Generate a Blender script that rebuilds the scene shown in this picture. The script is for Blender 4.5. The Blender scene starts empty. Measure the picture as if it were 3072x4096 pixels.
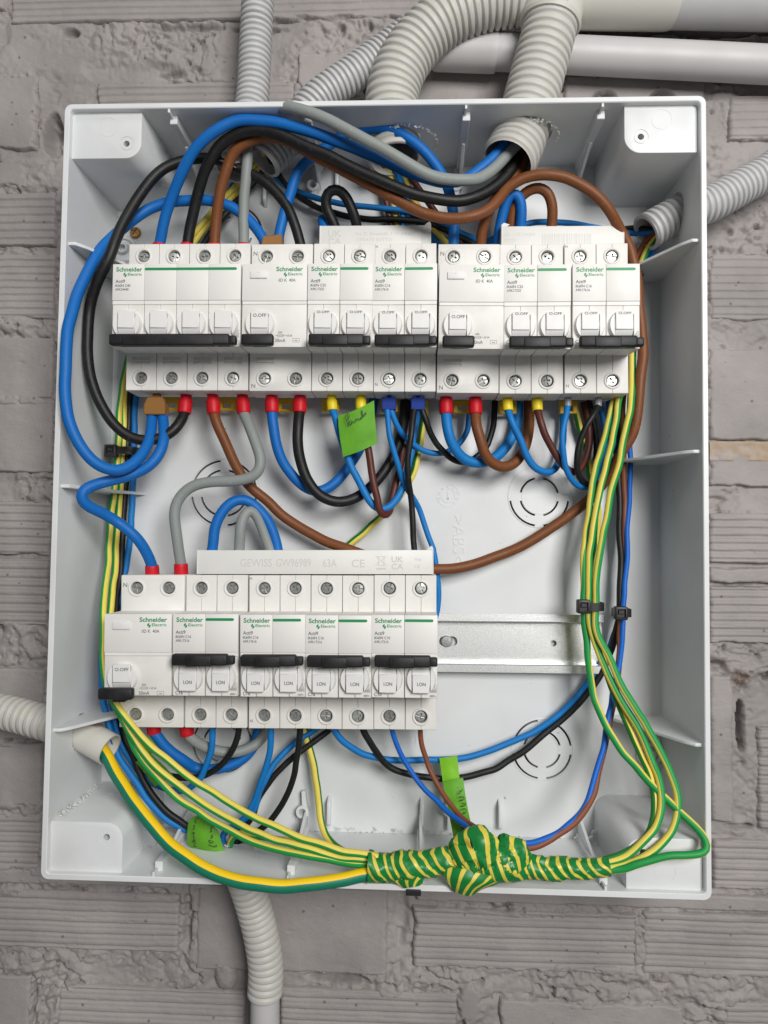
import bpy, bmesh, math, random
import numpy as np
from mathutils import Vector, Matrix

random.seed(7)
C = bpy.context.scene.collection
SC = bpy.context.scene

# ------------------------------------------------------------------ camera
# millimetre frame of the box: x right, y down, z out of the wall (0 = inside of the back plate)
CAM = (20.994, 30.447, 448.606); RX, RY, RZ = 0.0423803, -0.0412442, 0.0101325; FPX = 2875.79
def rot(rx, ry, rz):
    cx, sx = math.cos(rx), math.sin(rx); cy, sy = math.cos(ry), math.sin(ry); cz, sz = math.cos(rz), math.sin(rz)
    X = np.array([[1,0,0],[0,cx,-sx],[0,sx,cx]]); Y = np.array([[cy,0,sy],[0,1,0],[-sy,0,cy]]); Z = np.array([[cz,-sz,0],[sz,cz,0],[0,0,1]])
    return Z @ Y @ X
RM = rot(RX, RY, RZ)
def V(x, y, z): return Vector((x*.001, -z*.001, -y*.001))
def D3(a): return Vector((a[0], -a[2], -a[1]))
cd = bpy.data.cameras.new('camera'); cam = bpy.data.objects.new('camera', cd); C.objects.link(cam)
cam.location = V(*CAM)
bx, by, bz = D3(RM[0]), -D3(RM[1]), D3(RM[2])
cam.matrix_world = Matrix.Translation(cam.location) @ Matrix((bx, by, bz)).transposed().to_4x4()
cd.sensor_fit = 'VERTICAL'; cd.sensor_height = 36.0; cd.lens = FPX/4096*36
cd.clip_start = .01; cd.clip_end = 50
SC.camera = cam

# ------------------------------------------------------------------ light
SC.view_settings.view_transform = 'Standard'; SC.view_settings.look = 'None'
SC.view_settings.exposure = -.40; SC.view_settings.gamma = 1
w = bpy.data.worlds.new('World'); SC.world = w; w.use_nodes = True
bg = w.node_tree.nodes['Background']; bg.inputs[0].default_value = (.96, .98, 1, 1); bg.inputs[1].default_value = .19
def area(name, loc, target, sx, sy, power, col):
    d = bpy.data.lights.new(name, 'AREA'); d.shape = 'RECTANGLE'; d.size = sx; d.size_y = sy; d.energy = power; d.color = col
    o = bpy.data.objects.new(name, d); C.objects.link(o); o.location = loc
    o.rotation_euler = (Vector(target)-Vector(loc)).to_track_quat('-Z', 'Y').to_euler()
    return o
area('window_light', (.52, -1.25, .40), (.03, 0, .02), .5, .55, 26.5, (1, .985, .96))
area('ceiling_light', (-.35, -1.0, 1.5), (0, 0, 0), .9, .5, 5, (1, .97, .93))

# ------------------------------------------------------------------ materials
M = {}
def mat(name, col, rough=.45, metal=0., var=.0, vscale=60., bump=0., bscale=400., coords='Object', stretch=None, col2=None, spec=.5, thr=(.4,.7), coat=0.):
    m = bpy.data.materials.new(name); m.use_nodes = True; nt = m.node_tree; N = nt.nodes; L = nt.links
    p = N['Principled BSDF']; p.inputs['Base Color'].default_value = (*col, 1); p.inputs['Roughness'].default_value = rough
    p.inputs['Metallic'].default_value = metal; p.inputs['Specular IOR Level'].default_value = spec
    p.inputs['Coat Weight'].default_value = coat; p.inputs['Coat Roughness'].default_value = .15
    tc = N.new('ShaderNodeTexCoord'); src = tc.outputs[coords]
    if stretch:
        mp = N.new('ShaderNodeMapping'); mp.inputs['Scale'].default_value = stretch; L.new(src, mp.inputs[0]); src = mp.outputs[0]
    if var or col2:
        n = N.new('ShaderNodeTexNoise'); n.inputs['Scale'].default_value = vscale; n.inputs['Detail'].default_value = 6; L.new(src, n.inputs['Vector'])
        r = N.new('ShaderNodeMapRange'); r.inputs['From Min'].default_value = thr[0]; r.inputs['From Max'].default_value = thr[1]; L.new(n.outputs['Fac'], r.inputs['Value'])
        mx = N.new('ShaderNodeMix'); mx.data_type = 'RGBA'; L.new(r.outputs[0], mx.inputs['Factor'])
        mx.inputs['A'].default_value = (*col, 1)
        c2 = col2 or tuple(c*(1-var) for c in col); mx.inputs['B'].default_value = (*c2, 1)
        L.new(mx.outputs['Result'], p.inputs['Base Color'])
        rr = N.new('ShaderNodeMapRange'); rr.inputs['To Min'].default_value = rough; rr.inputs['To Max'].default_value = min(1, rough+.18); L.new(n.outputs['Fac'], rr.inputs['Value']); L.new(rr.outputs[0], p.inputs['Roughness'])
    if bump:
        n2 = N.new('ShaderNodeTexNoise'); n2.inputs['Scale'].default_value = bscale; n2.inputs['Detail'].default_value = 5; L.new(tc.outputs['Object'], n2.inputs['Vector'])
        b = N.new('ShaderNodeBump'); b.inputs['Strength'].default_value = bump; b.inputs['Distance'].default_value = .001; L.new(n2.outputs['Fac'], b.inputs['Height']); L.new(b.outputs[0], p.inputs['Normal'])
    M[name] = m; return m

def wiremat(name, col, scuff, rough=.4, amt=.5, spec=.4):
    m = mat(name, col, rough, coords='UV', stretch=(14, 40, 1), vscale=1.0, col2=scuff, thr=(.60, .60+.4*(1-amt)), bump=.08, bscale=900, spec=spec); return m
wiremat('blue_pvc', (.0015, .122, .43), (.015, .19, .52), .45, .30, spec=.35)
wiremat('light_blue_pvc', (.003, .165, .48), (.03, .25, .57), .45, .30, spec=.35)
wiremat('royal_blue_pvc', (.0015, .112, .50), (.02, .18, .6), .42, .3, spec=.35)
wiremat('black_pvc', (.006, .006, .0063), (.05, .047, .046), .42, .5, spec=.4)
wiremat('brown_pvc', (.165, .054, .015), (.29, .125, .055), .42, .4, spec=.35)
wiremat('dark_brown_pvc', (.088, .020, .013), (.14, .045, .03), .4, .3)
wiremat('rust_brown_pvc', (.20, .060, .024), (.28, .11, .06), .45, .3)
wiremat('grey_pvc', (.235, .255, .245), (.36, .37, .35), .45, .4)
wiremat('yellow_pvc', (.74, .60, .10), (.55, .42, .08), .42, .3)
wiremat('green_pvc', (.010, .27, .055), (.02, .32, .08), .42, .3)
wiremat('dark_green_pvc', (.012, .17, .02), (.02, .2, .03), .42, .3)
wiremat('deep_yellow_pvc', (.86, .56, .008), (.8, .6, .05), .35, .2)
wiremat('teal_green_pvc', (.006, .17, .10), (.03, .22, .14), .35, .3)
mat('white_plastic', (.72, .705, .675), .48, var=.07, vscale=90, bump=.05, bscale=1500)
mat('cover_plastic', (.735, .72, .695), .42, var=.03, vscale=90, bump=.03, bscale=1500)
mat('toggle_plastic', (.735, .725, .71), .42, var=.04, vscale=120)
mat('bus_plastic', (.71, .705, .675), .40, var=.05, vscale=50)
mat('box_plastic', (.665, .68, .688), .30, var=.06, vscale=22, bump=.02, bscale=600, col2=(.605,.612,.605), thr=(.45,.75))
nt = M['box_plastic'].node_tree; N = nt.nodes; L = nt.links; bs = N['Principled BSDF']; src = bs.inputs['Base Color'].links[0].from_socket
tc = N.new('ShaderNodeTexCoord'); n = N.new('ShaderNodeTexNoise'); n.inputs['Scale'].default_value = 330; n.inputs['Detail'].default_value = 3; L.new(tc.outputs['Object'], n.inputs['Vector'])
n2 = N.new('ShaderNodeTexNoise'); n2.inputs['Scale'].default_value = 9; n2.inputs['Detail'].default_value = 4; L.new(tc.outputs['Object'], n2.inputs['Vector'])
ad = N.new('ShaderNodeMath'); ad.operation = 'MULTIPLY_ADD'; ad.inputs[1].default_value = .32; L.new(n2.outputs['Fac'], ad.inputs[0]); L.new(n.outputs['Fac'], ad.inputs[2])
r = N.new('ShaderNodeMapRange'); r.inputs['From Min'].default_value = .90; r.inputs['From Max'].default_value = .97; r.inputs['To Max'].default_value = .7; L.new(ad.outputs[0], r.inputs['Value'])
mx = N.new('ShaderNodeMix'); mx.data_type = 'RGBA'; L.new(r.outputs[0], mx.inputs['Factor']); L.new(src, mx.inputs['A']); mx.inputs['B'].default_value = (.40, .36, .32, 1); L.new(mx.outputs['Result'], bs.inputs['Base Color'])
mat('dust', (.42, .36, .30), .9, var=.3, vscale=300)
mat('shavings', (.80, .80, .78), .6)
mat('red_plastic', (.56, .006, .016), .4, var=.15, spec=.35)
mat('yellow_plastic', (.78, .60, .012), .38, var=.12)
mat('clip_yellow', (.70, .44, .010), .42, var=.12)
mat('brown_plastic', (.27, .125, .028), .40, var=.12)
mat('navy_plastic', (.003, .030, .24), .5, var=.12, spec=.25)
mat('clear_grey_plastic', (.30, .31, .33), .25, var=.2)
mat('black_plastic', (.012, .012, .013), .38, var=.2, bump=.06, bscale=1200)
mat('bar_plastic', (.008, .008, .009), .42, spec=.4, col2=(.018,.018,.02), vscale=150, bump=.12, bscale=1500)
mat('steel', (.46, .47, .45), .26, .62, var=.35, vscale=500)
mat('brass', (.50, .30, .13), .4, 1., var=.4, vscale=600)
mat('copper', (.75, .30, .15), .35, 1.)
mat('galvanised', (.84, .85, .84), .27, .85, col2=(.62,.63,.62), vscale=1500, thr=(.35,.65), bump=.10, bscale=2600)
mat('print_grey', (.12, .12, .125), .6)
mat('print_green', (.006, .24, .075), .5)
mat('print_faint', (.555, .555, .53), .5)
mat('ink', (.012, .012, .02), .5)
mat('lime_tape', (.115, .37, .012), .55, var=.18, vscale=120, bump=.1, bscale=500)
mat('lime_bright', (.20, .52, .012), .55, var=.12, vscale=120, bump=.1, bscale=500)
mat('paper_back', (.66, .68, .60), .7)
mat('conduit_grey', (.49, .49, .495), .36, var=.10, vscale=120)
mat('conduit_beige', (.50, .492, .46), .42, var=.12, vscale=150, col2=(.50,.46,.39), thr=(.5,.8))
mat('pipe_grey', (.49, .48, .478), .40, var=.06, vscale=40)
mat('fitting_beige', (.56, .545, .495), .42, col2=(.36,.25,.20), vscale=55, thr=(.66,.70))
mat('dark', (.008, .008, .008), .9)

def wall_mat(name, base, dirt, dthr):
    m = bpy.data.materials.new(name); m.use_nodes = True; nt = m.node_tree; N = nt.nodes; L = nt.links
    p = N['Principled BSDF']; p.inputs['Roughness'].default_value = .62; p.inputs['Specular IOR Level'].default_value = .35
    tc = N.new('ShaderNodeTexCoord')
    def noise(s, d=8, r=.6):
        n = N.new('ShaderNodeTexNoise'); n.inputs['Scale'].default_value = s; n.inputs['Detail'].default_value = d; n.inputs['Roughness'].default_value = r; L.new(tc.outputs['Object'], n.inputs['Vector']); return n
    n1 = noise(14); n2 = noise(38, 10, .7); n3 = noise(700, 8, .75)
    r1 = N.new('ShaderNodeMapRange'); r1.inputs['From Min'].default_value = .35; r1.inputs['From Max'].default_value = .7; L.new(n1.outputs['Fac'], r1.inputs['Value'])
    mx = N.new('ShaderNodeMix'); mx.data_type = 'RGBA'; L.new(r1.outputs[0], mx.inputs['Factor'])
    mx.inputs['A'].default_value = (*base, 1); mx.inputs['B'].default_value = (*(c*.70 for c in base), 1)
    r2 = N.new('ShaderNodeMapRange'); r2.inputs['From Min'].default_value = dthr; r2.inputs['From Max'].default_value = dthr+.09; L.new(n2.outputs['Fac'], r2.inputs['Value'])
    m2 = N.new('ShaderNodeMix'); m2.data_type = 'RGBA'; L.new(r2.outputs[0], m2.inputs['Factor']); L.new(mx.outputs['Result'], m2.inputs['A']); m2.inputs['B'].default_value = (*dirt, 1)
    L.new(m2.outputs['Result'], p.inputs['Base Color'])
    vs_ = N.new('ShaderNodeTexVoronoi'); vs_.inputs['Scale'].default_value = 85; L.new(tc.outputs['Object'], vs_.inputs['Vector'])
    r3 = N.new('ShaderNodeMapRange'); r3.inputs['From Min'].default_value = .055; r3.inputs['From Max'].default_value = .10; r3.inputs['To Min'].default_value = .75; r3.inputs['To Max'].default_value = 0; L.new(vs_.outputs['Distance'], r3.inputs['Value'])
    m3 = N.new('ShaderNodeMix'); m3.data_type = 'RGBA'; L.new(r3.outputs[0], m3.inputs['Factor']); L.new(m2.outputs['Result'], m3.inputs['A']); m3.inputs['B'].default_value = (.12, .09, .075, 1); L.new(m3.outputs['Result'], p.inputs['Base Color'])
    a = N.new('ShaderNodeMath'); a.operation = 'MULTIPLY_ADD'; a.inputs[1].default_value = .35; L.new(n3.outputs['Fac'], a.inputs[0]); L.new(n2.outputs['Fac'], a.inputs[2])
    b = N.new('ShaderNodeBump'); b.inputs['Strength'].default_value = .75; b.inputs['Distance'].default_value = .0013; L.new(a.outputs[0], b.inputs['Height']); L.new(b.outputs[0], p.inputs['Normal'])
    M[name] = m
wall_mat('brick_paint', (.355, .325, .316), (.20, .15, .12), .68)
wall_mat('mortar_paint', (.345, .316, .306), (.13, .092, .07), .605)

# tape with yellow and green print, stripes run round the roll (UV)
m = mat('striped_tape', (.01, .2, .03), .40, coat=.06, spec=.4); nt = m.node_tree; N = nt.nodes; L = nt.links
uv = N.new('ShaderNodeUVMap'); sp = N.new('ShaderNodeSeparateXYZ'); L.new(uv.outputs[0], sp.inputs[0])
fr = N.new('ShaderNodeMath'); fr.operation = 'FRACT'; L.new(sp.outputs[1], fr.inputs[0])
gt = N.new('ShaderNodeMath'); gt.operation = 'GREATER_THAN'; gt.inputs[1].default_value = .67; L.new(fr.outputs[0], gt.inputs[0])
mx = N.new('ShaderNodeMix'); mx.data_type = 'RGBA'; L.new(gt.outputs[0], mx.inputs['Factor'])
mx.inputs['A'].default_value = (.006, .185, .035, 1); mx.inputs['B'].default_value = (.66, .54, .07, 1)
L.new(mx.outputs['Result'], N['Principled BSDF'].inputs['Base Color'])

# ------------------------------------------------------------------ mesh helpers (all in millimetres)
class MB:
    def __init__(s): s.v = []; s.f = []; s.m = []; s.uv = {}
    def add(s, vs, fs, mi=0, uvs=None):
        o = len(s.v); s.v += [tuple(map(float, p)) for p in vs]
        for k, f in enumerate(fs):
            if uvs: s.uv[len(s.f)] = uvs[k]
            s.f.append([i+o for i in f]); s.m.append(mi[k] if isinstance(mi, (list, tuple)) else mi)
        return s
    def box(s, x0, x1, y0, y1, z0, z1, b=0, mi=0, seg=1, xf=None):
        bm = bmesh.new(); bmesh.ops.create_cube(bm, size=1)
        for q in bm.verts: q.co = Vector(((x0+x1)/2+q.co.x*(x1-x0), (y0+y1)/2+q.co.y*(y1-y0), (z0+z1)/2+q.co.z*(z1-z0)))
        if b: bmesh.ops.bevel(bm, geom=bm.edges[:], offset=b, segments=seg, profile=.5, affect='EDGES')
        return s.frombm(bm, mi, xf)
    def frombm(s, bm, mi=0, xf=None):
        bm.verts.index_update(); vs = [(xf @ q.co if xf else q.co.copy()) for q in bm.verts]
        s.add(vs, [[q.index for q in f.verts] for f in bm.faces], mi); bm.free(); return s
    def prism(s, poly, lo, hi, axis='z', b=0, mi=0, xf=None, seg=1):
        bm = bmesh.new()
        def P(a, c, t): return (a, c, t) if axis == 'z' else ((t, a, c) if axis == 'x' else (a, t, c))
        A = [bm.verts.new(P(a, c, lo)) for a, c in poly]; B = [bm.verts.new(P(a, c, hi)) for a, c in poly]; n = len(poly)
        bm.faces.new(A); bm.faces.new(B)
        for i in range(n): bm.faces.new((A[i], A[(i+1) % n], B[(i+1) % n], B[i]))
        bmesh.ops.recalc_face_normals(bm, faces=bm.faces[:])
        if b: bmesh.ops.bevel(bm, geom=bm.edges[:], offset=b, segments=seg, profile=.5, affect='EDGES')
        return s.frombm(bm, mi, xf)
    def lathe(s, prof, c, ax=(0, 0, 1), n=24, mi=0, closed=True, squash=None):
        ax = np.array(ax, float); ax /= np.linalg.norm(ax); t = np.array([1, 0, 0]) if abs(ax[0]) < .9 else np.array([0, 1, 0])
        u = np.cross(ax, t); u /= np.linalg.norm(u); q = np.cross(ax, u); c = np.array(c, float); vs = []; fs = []
        for r, h in prof:
            for k in range(n):
                a = 2*math.pi*k/n; vs.append(c+ax*h+r*(math.cos(a)*u+math.sin(a)*q))
        for i in range(len(prof)-1):
            for k in range(n): fs.append((i*n+k, i*n+(k+1) % n, (i+1)*n+(k+1) % n, (i+1)*n+k))
        if closed: fs.append(tuple(range(n))[::-1]); fs.append(tuple((len(prof)-1)*n+k for k in range(n)))
        return s.add(vs, fs, mi)
    def mesh(s, name, mats, smooth=35, recalc=True):
        me = bpy.data.meshes.new(name); me.from_pydata([V(*p) for p in s.v], [], s.f)
        for k in mats: me.materials.append(M[k])
        me.polygons.foreach_set('material_index', s.m)
        if s.uv:
            ul = me.uv_layers.new(name='UVMap')
            for pi, us in s.uv.items():
                for li, q in zip(me.polygons[pi].loop_indices, us): ul.data[li].uv = q
        me.update()
        if recalc:
            bm = bmesh.new(); bm.from_mesh(me); bmesh.ops.recalc_face_normals(bm, faces=bm.faces[:]); bm.to_mesh(me); bm.free()
        if smooth:
            me.polygons.foreach_set('use_smooth', [True]*len(me.polygons)); me.set_sharp_from_angle(angle=math.radians(smooth))
        return me
    def build(s, name, mats, parent=None, smooth=35, recalc=True, **k):
        return place(s.mesh(name, mats if isinstance(mats, (list, tuple)) else [mats], smooth, recalc), name, parent, **k)
def place(me, name, parent=None, loc=(0, 0, 0), label=None, cat=None, group=None, kind=None):
    o = bpy.data.objects.new(name, me); C.objects.link(o)
    if parent: o.parent = parent
    o.location = V(*loc); tag(o, label, cat, group, kind); return o
def tag(o, label=None, cat=None, group=None, kind=None):
    for k, q in (('label', label), ('category', cat), ('group', group), ('kind', kind)):
        if q: o[k] = q
def empty(name, loc=(0, 0, 0), label=None, cat=None, group=None, tilt=0):
    o = bpy.data.objects.new(name, None); C.objects.link(o); o.location = V(*loc); o.rotation_euler = (0, tilt, 0); o.empty_display_size = .01
    tag(o, label, cat, group); return o
def boolcut(me, cut):
    a = bpy.data.objects.new('cut_a', me); b = bpy.data.objects.new('cut_b', cut); C.objects.link(a); C.objects.link(b)
    md = a.modifiers.new('b', 'BOOLEAN'); md.operation = 'DIFFERENCE'; md.object = b; md.solver = 'EXACT'; md.use_self = True
    dg = bpy.context.evaluated_depsgraph_get(); r = bpy.data.meshes.new_from_object(a.evaluated_get(dg))
    bpy.data.objects.remove(a); bpy.data.objects.remove(b)
    r.polygons.foreach_set('use_smooth', [True]*len(r.polygons)); r.set_sharp_from_angle(angle=math.radians(35)); return r
_tx = {}
def text(mb, s, x, y, z, size, mi=0, bold=0., align='LEFT', rotz=0, thick=0., sx=1., w=None):
    """flat printed lettering; size = cap height in mm"""
    key = (s, bold, align)
    if key not in _tx:
        cu = bpy.data.curves.new('t', 'FONT'); cu.body = s; cu.align_x = align; cu.offset = bold; cu.resolution_u = 3; cu.size = 1.4
        o = bpy.data.objects.new('t', cu); C.objects.link(o); bpy.context.view_layer.update()
        me = bpy.data.meshes.new_from_object(o.evaluated_get(bpy.context.evaluated_depsgraph_get()))
        _tx[key] = ([tuple(q.co) for q in me.vertices], [list(p.vertices) for p in me.polygons]); bpy.data.objects.remove(o); bpy.data.meshes.remove(me)
    vs, fs = _tx[key]; c, sn = math.cos(rotz), math.sin(rotz); out = []; a0 = min(q[0] for q in vs); a1 = max(q[0] for q in vs)
    if w: sx = w/((a1-a0)*size)
    if align == 'LEFT': vs = [(q[0]-a0, q[1], 0) for q in vs]
    for a, b, _ in vs:
        a *= size*sx; b *= size; out.append((x+a*c+b*sn, y+a*sn-b*c, z))
    if thick:
        # raised lettering: push the sheet out and add its skirt
        n = len(out); o2 = [(a, b, q-thick) for a, b, q in out]; edges = {}
        for f in fs:
            for i in range(len(f)): e = (f[i], f[(i+1) % len(f)]); edges[e] = edges.get(e, 0)+1
        sk = [(a, b, b+n, a+n) for a, b in edges if (b, a) not in edges]
        return mb.add(out+o2, fs+sk, mi)
    return mb.add(out, fs, mi)

# ------------------------------------------------------------------ from picture points with a distance to points in the place
def unp(u, v, z):
    d = RM.T @ np.array([(u*3072/1659-1536)/FPX, (v*3072/1659-2048)/FPX, -1.]); s = (z-CAM[2])/d[2]
    return np.array(CAM)+s*d
ZO = {'D': (0, 0, 1), '1': (221.4, 221.4, .2409), '2': (621.1, 221.4, .2409), '3': (1020.7, 302.4, .2539), '4': (664.3, 842.5, .2409), '5': (1026.1, 842.5, .2409),
      '6': (216, 1555.3, .2409), '7': (540, 1555.3, .2409), '8': (216, 842.5, .2734)}
for i, k in enumerate('ABCEFGHIJKLM'): ZO[k] = (553*(i % 3), 553*(i//3), 1/3)
def P3(s):
    """'A:x,y,z; ...' -> mm points"""
    out = []; k = 'D'
    for t in s.split(';'):
        t = t.strip()
        if not t: continue
        if ':' in t: k, t = t.split(':'); k = k.strip()
        x, y, z = map(float, t.split(',')); o = ZO[k]; out.append(unp(o[0]+x*o[2], o[1]+y*o[2], z))
    return np.array(out)
def curve(P, step=2., smooth=6):
    P = np.asarray(P, float); Q = np.vstack([2*P[0]-P[1], P, 2*P[-1]-P[-2]]); out = []
    for i in range(1, len(Q)-2):
        p0, p1, p2, p3 = Q[i-1:i+3]
        t0 = 0; t1 = t0+max(np.linalg.norm(p1-p0), 1e-6)**.5; t2 = t1+max(np.linalg.norm(p2-p1), 1e-6)**.5; t3 = t2+max(np.linalg.norm(p3-p2), 1e-6)**.5
        for t in np.linspace(t1, t2, 16, endpoint=False):
            a1 = (t1-t)/(t1-t0)*p0+(t-t0)/(t1-t0)*p1; a2 = (t2-t)/(t2-t1)*p1+(t-t1)/(t2-t1)*p2; a3 = (t3-t)/(t3-t2)*p2+(t-t2)/(t3-t2)*p3
            b1 = (t2-t)/(t2-t0)*a1+(t-t0)/(t2-t0)*a2; b2 = (t3-t)/(t3-t1)*a2+(t-t1)/(t3-t1)*a3
            out.append((t2-t)/(t2-t1)*b1+(t-t1)/(t2-t1)*b2)
    out.append(P[-1]); out = np.array(out)
    def res(o):
        L = np.r_[0, np.cumsum(np.linalg.norm(np.diff(o, axis=0), axis=1))]; n = max(3, int(L[-1]/step)+1); s = np.linspace(0, L[-1], n)
        return np.stack([np.interp(s, L, o[:, k]) for k in range(3)], 1)
    o = res(out)
    for _ in range(smooth): o[1:-1] = o[1:-1]*.5+.25*(o[:-2]+o[2:])
    return res(o)
def frames(o, ref=None):
    T = np.gradient(o, axis=0); T /= np.linalg.norm(T, axis=1)[:, None]; n = np.zeros_like(o)
    a = np.array([0, 0, 1.]) if abs(T[0][2]) < .95 else np.array([1., 0, 0])
    for i in range(len(o)):
        if ref is not None: a = np.array(ref, float)
        v = a-T[i]*(a@T[i]); l = np.linalg.norm(v)
        if l < .15 and i: v = n[i-1]-T[i]*(n[i-1]@T[i]); l = np.linalg.norm(v)
        n[i] = v/l; a = n[i]
    return T, n, np.cross(T, n)
def tube(mb, o, r, seg=14, mi=0, ref=None, halves=None, flat=1., twist=None):
    T, n, b = frames(o, ref); L = np.r_[0, np.cumsum(np.linalg.norm(np.diff(o, axis=0), axis=1))]
    rr = r if hasattr(r, '__len__') else [r]*len(o); vs = []; fs = []; ms = []; us = []
    v0 = random.random()*9
    for i in range(len(o)):
        tw = twist(L[i]) if twist else 0
        for k in range(seg):
            a = 2*math.pi*(k+.5)/seg+tw; vs.append(o[i]+rr[i]*(math.cos(a)*n[i]+flat*math.sin(a)*b[i]))
    for i in range(len(o)-1):
        for k in range(seg):
            k2 = (k+1) % seg; fs.append((i*seg+k, i*seg+k2, (i+1)*seg+k2, (i+1)*seg+k))
            a, c = k/seg, (k+1)/seg; us.append([(a, v0+L[i]*.01), (c, v0+L[i]*.01), (c, v0+L[i+1]*.01), (a, v0+L[i+1]*.01)])
            ms.append((1 if halves(k, seg) else 0) if halves else mi)
    for base, rev in ((0, 1), ((len(o)-1)*seg, 0)):
        f = list(range(base, base+seg)); fs.append(f[::-1] if rev else f); us.append([(0, 0)]*seg); ms.append(ms[0])
    mb.add(vs, fs, ms, us); return o

FER = {'red': ('red_plastic', 4.05, 9.2), 'yellow': ('yellow_plastic', 3.2, 6.2), 'clear': ('clear_grey_plastic', 2.1, 5.0)}
def wire(name, label, matn, r, path, fer=None, ferend=None, up=True, group=None, yg=None, smooth=6, cat='wire', twist=None):
    """fer: ferrule colour at the first point; ferend at the last one; yg = (side material of the yellow half)"""
    o = curve(P3(path), 2.0, smooth); mb = MB(); sd = random.randint(1, 999); Ls = np.arange(len(o))*2.0
    fade = np.clip(np.minimum(Ls, Ls[-1]-Ls)/15, 0, 1)[:, None]
    o = o+fade*np.stack([(fbm(Ls/(22 if r > 2.5 else 16), Ls*0+k, sd+k, 2)-.5)*(1.7 if k < 2 else .8) for k in range(3)], 1)
    if yg is not None:
        sh = yg
        tube(mb, o, r, 20, ref=(0, 0, 1), halves=lambda k, n: ((k+sh*n/4) % n) < n*.46, twist=twist); mats = list(matn)
    else: tube(mb, o, r, 16 if r > 2.5 else 12); mats = [matn]
    ob = mb.build(name, mats, smooth=60, recalc=True, label=label, cat=cat, group=group)
    for f, p, d in ((fer, o[0], o[min(3, len(o)-1)]-o[0]), (ferend, o[-1], o[-4]-o[-1])):
        if not f: continue
        m_, R, Lg = FER[f]; ax = np.array([0, -1., 0]) if d[1] > 0 else np.array([0, 1., 0])
        d = d/np.linalg.norm(d); ax = ax*.85-d*.3; ax /= np.linalg.norm(ax); q = MB()
        q.lathe([(r*.98, -.3), (R*.93, -.5), (R*.97, -.2), (R, 1.2), (R, Lg*.82), (R*.90, Lg*.95), (R*.82, Lg*1.02), (R*.80, Lg+4)], p, ax, 22)
        fo = q.build('ferrule', m_, ob, smooth=40)
    return ob

# ------------------------------------------------------------------ noise for the masonry
def vnoise(x, y, seed):
    xi = np.floor(x).astype(np.int64); yi = np.floor(y).astype(np.int64); fx = x-xi; fy = y-yi
    def h(a, b):
        n = (a*374761393+b*668265263+seed*1442695041) & 0x7fffffff; n = ((n ^ (n >> 13))*1274126177) & 0x7fffffff; return ((n ^ (n >> 16)) & 0xffff)/65535.
    fx = fx*fx*(3-2*fx); fy = fy*fy*(3-2*fy)
    return (h(xi, yi)*(1-fx)+h(xi+1, yi)*fx)*(1-fy)+(h(xi, yi+1)*(1-fx)+h(xi+1, yi+1)*fx)*fy
def fbm(x, y, seed, oct=4, gain=.5):
    s = 0; a = 1; t = 0
    for k in range(oct): s = s+a*vnoise(x*2**k+17.3*k, y*2**k+5.1*k, seed+k); t += a; a *= gain
    return s/t
def heightgrid(xs, ys, Z, name, matn, parent=None, skirt=None, **k):
    ny, nx = Z.shape; X, Y = np.meshgrid(xs, ys) if xs.ndim == 1 else (xs, ys)
    co = np.stack([X, -Z, -Y], -1).reshape(-1, 3)*.001; idx = np.arange(nx*ny).reshape(ny, nx)
    q = np.stack([idx[:-1, :-1], idx[1:, :-1], idx[1:, 1:], idx[:-1, 1:]], -1).reshape(-1, 4)
    me = bpy.data.meshes.new(name); me.vertices.add(len(co)); me.vertices.foreach_set('co', co.ravel())
    me.loops.add(q.size); me.loops.foreach_set('vertex_index', q.ravel()); me.polygons.add(len(q))
    me.polygons.foreach_set('loop_start', np.arange(0, q.size, 4)); me.polygons.foreach_set('loop_total', np.full(len(q), 4))
    me.polygons.foreach_set('use_smooth', [True]*len(q)); me.materials.append(M[matn]); me.update(); me.validate()
    return place(me, name, parent, **k)

# ------------------------------------------------------------------ the wall: rough painted mortar bed, bricks set in it
ZB = -6.5     # brick faces
BR = [  # picture rectangle, rib pitch in mm (0 = smooth)
 (18,-30,597,45,4.6),(205,173,640,290,4.6),(-60,160,82,322,0),(-70,-30,12,20,0),(-70,345,60,404,0),(-70,412,122,532,5.2),(-70,545,120,688,4.6),(-70,727,118,862,0),(-70,866,118,1022,0),
 (-70,1080,112,1200,5.0),(-70,1204,106,1352,5.6),(-70,1442,95,1600,0),(-70,1604,92,1741,0),(-70,1756,90,1878,6.4),(-70,1880,402,1915,0),(-70,1924,390,2053,6.8),
 (-70,2106,66,2270,0),(120,2133,532,2270,6.8),(420,1914,840,2103,0),(600,2138,992,2270,6.8),(888,1966,1380,2100,7.0),(1386,1974,1730,2112,7.0),(896,1926,1730,1962,0),
 (1076,2166,1482,2270,0),(1562,2166,1730,2270,6.5),(1215,158,1528,300,0),(1572,203,1730,300,5.0),(1530,545,1730,692,5.0),(1530,750,1730,952,0),(1530,975,1730,1052,0),
 (1530,1106,1730,1220,4.8),(1530,1224,1730,1262,0),(1530,1265,1730,1392,4.8),(1532,1458,1589,1778,0),(1636,1570,1730,1792,5.5),(1538,1814,1730,1924,6.5),
 (560,-30,1000,40,5.2),(640,112,800,215,0),(830,120,1120,300,0)]
HOLES = {25: ((1306,222,9),(1430,222,9))}
wx = np.arange(-300, 291, .9); wy = np.arange(-375, 381, .9); X, Y = np.meshgrid(wx, wy)
w1 = fbm(X/22, Y/18, 3, 3); w2 = fbm(X/22, Y/18, 8, 3)
bil = lambda sx_, sy_, sd, o=3: np.abs(2*fbm(X/sx_+1.6*w1, Y/sy_+1.6*w2, sd, o)-1)
big = fbm(X/60, Y/60, 40, 2); act = np.clip(fbm(X/42, Y/34, 14, 2)*3-.75, .25, 1.25)
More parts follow.
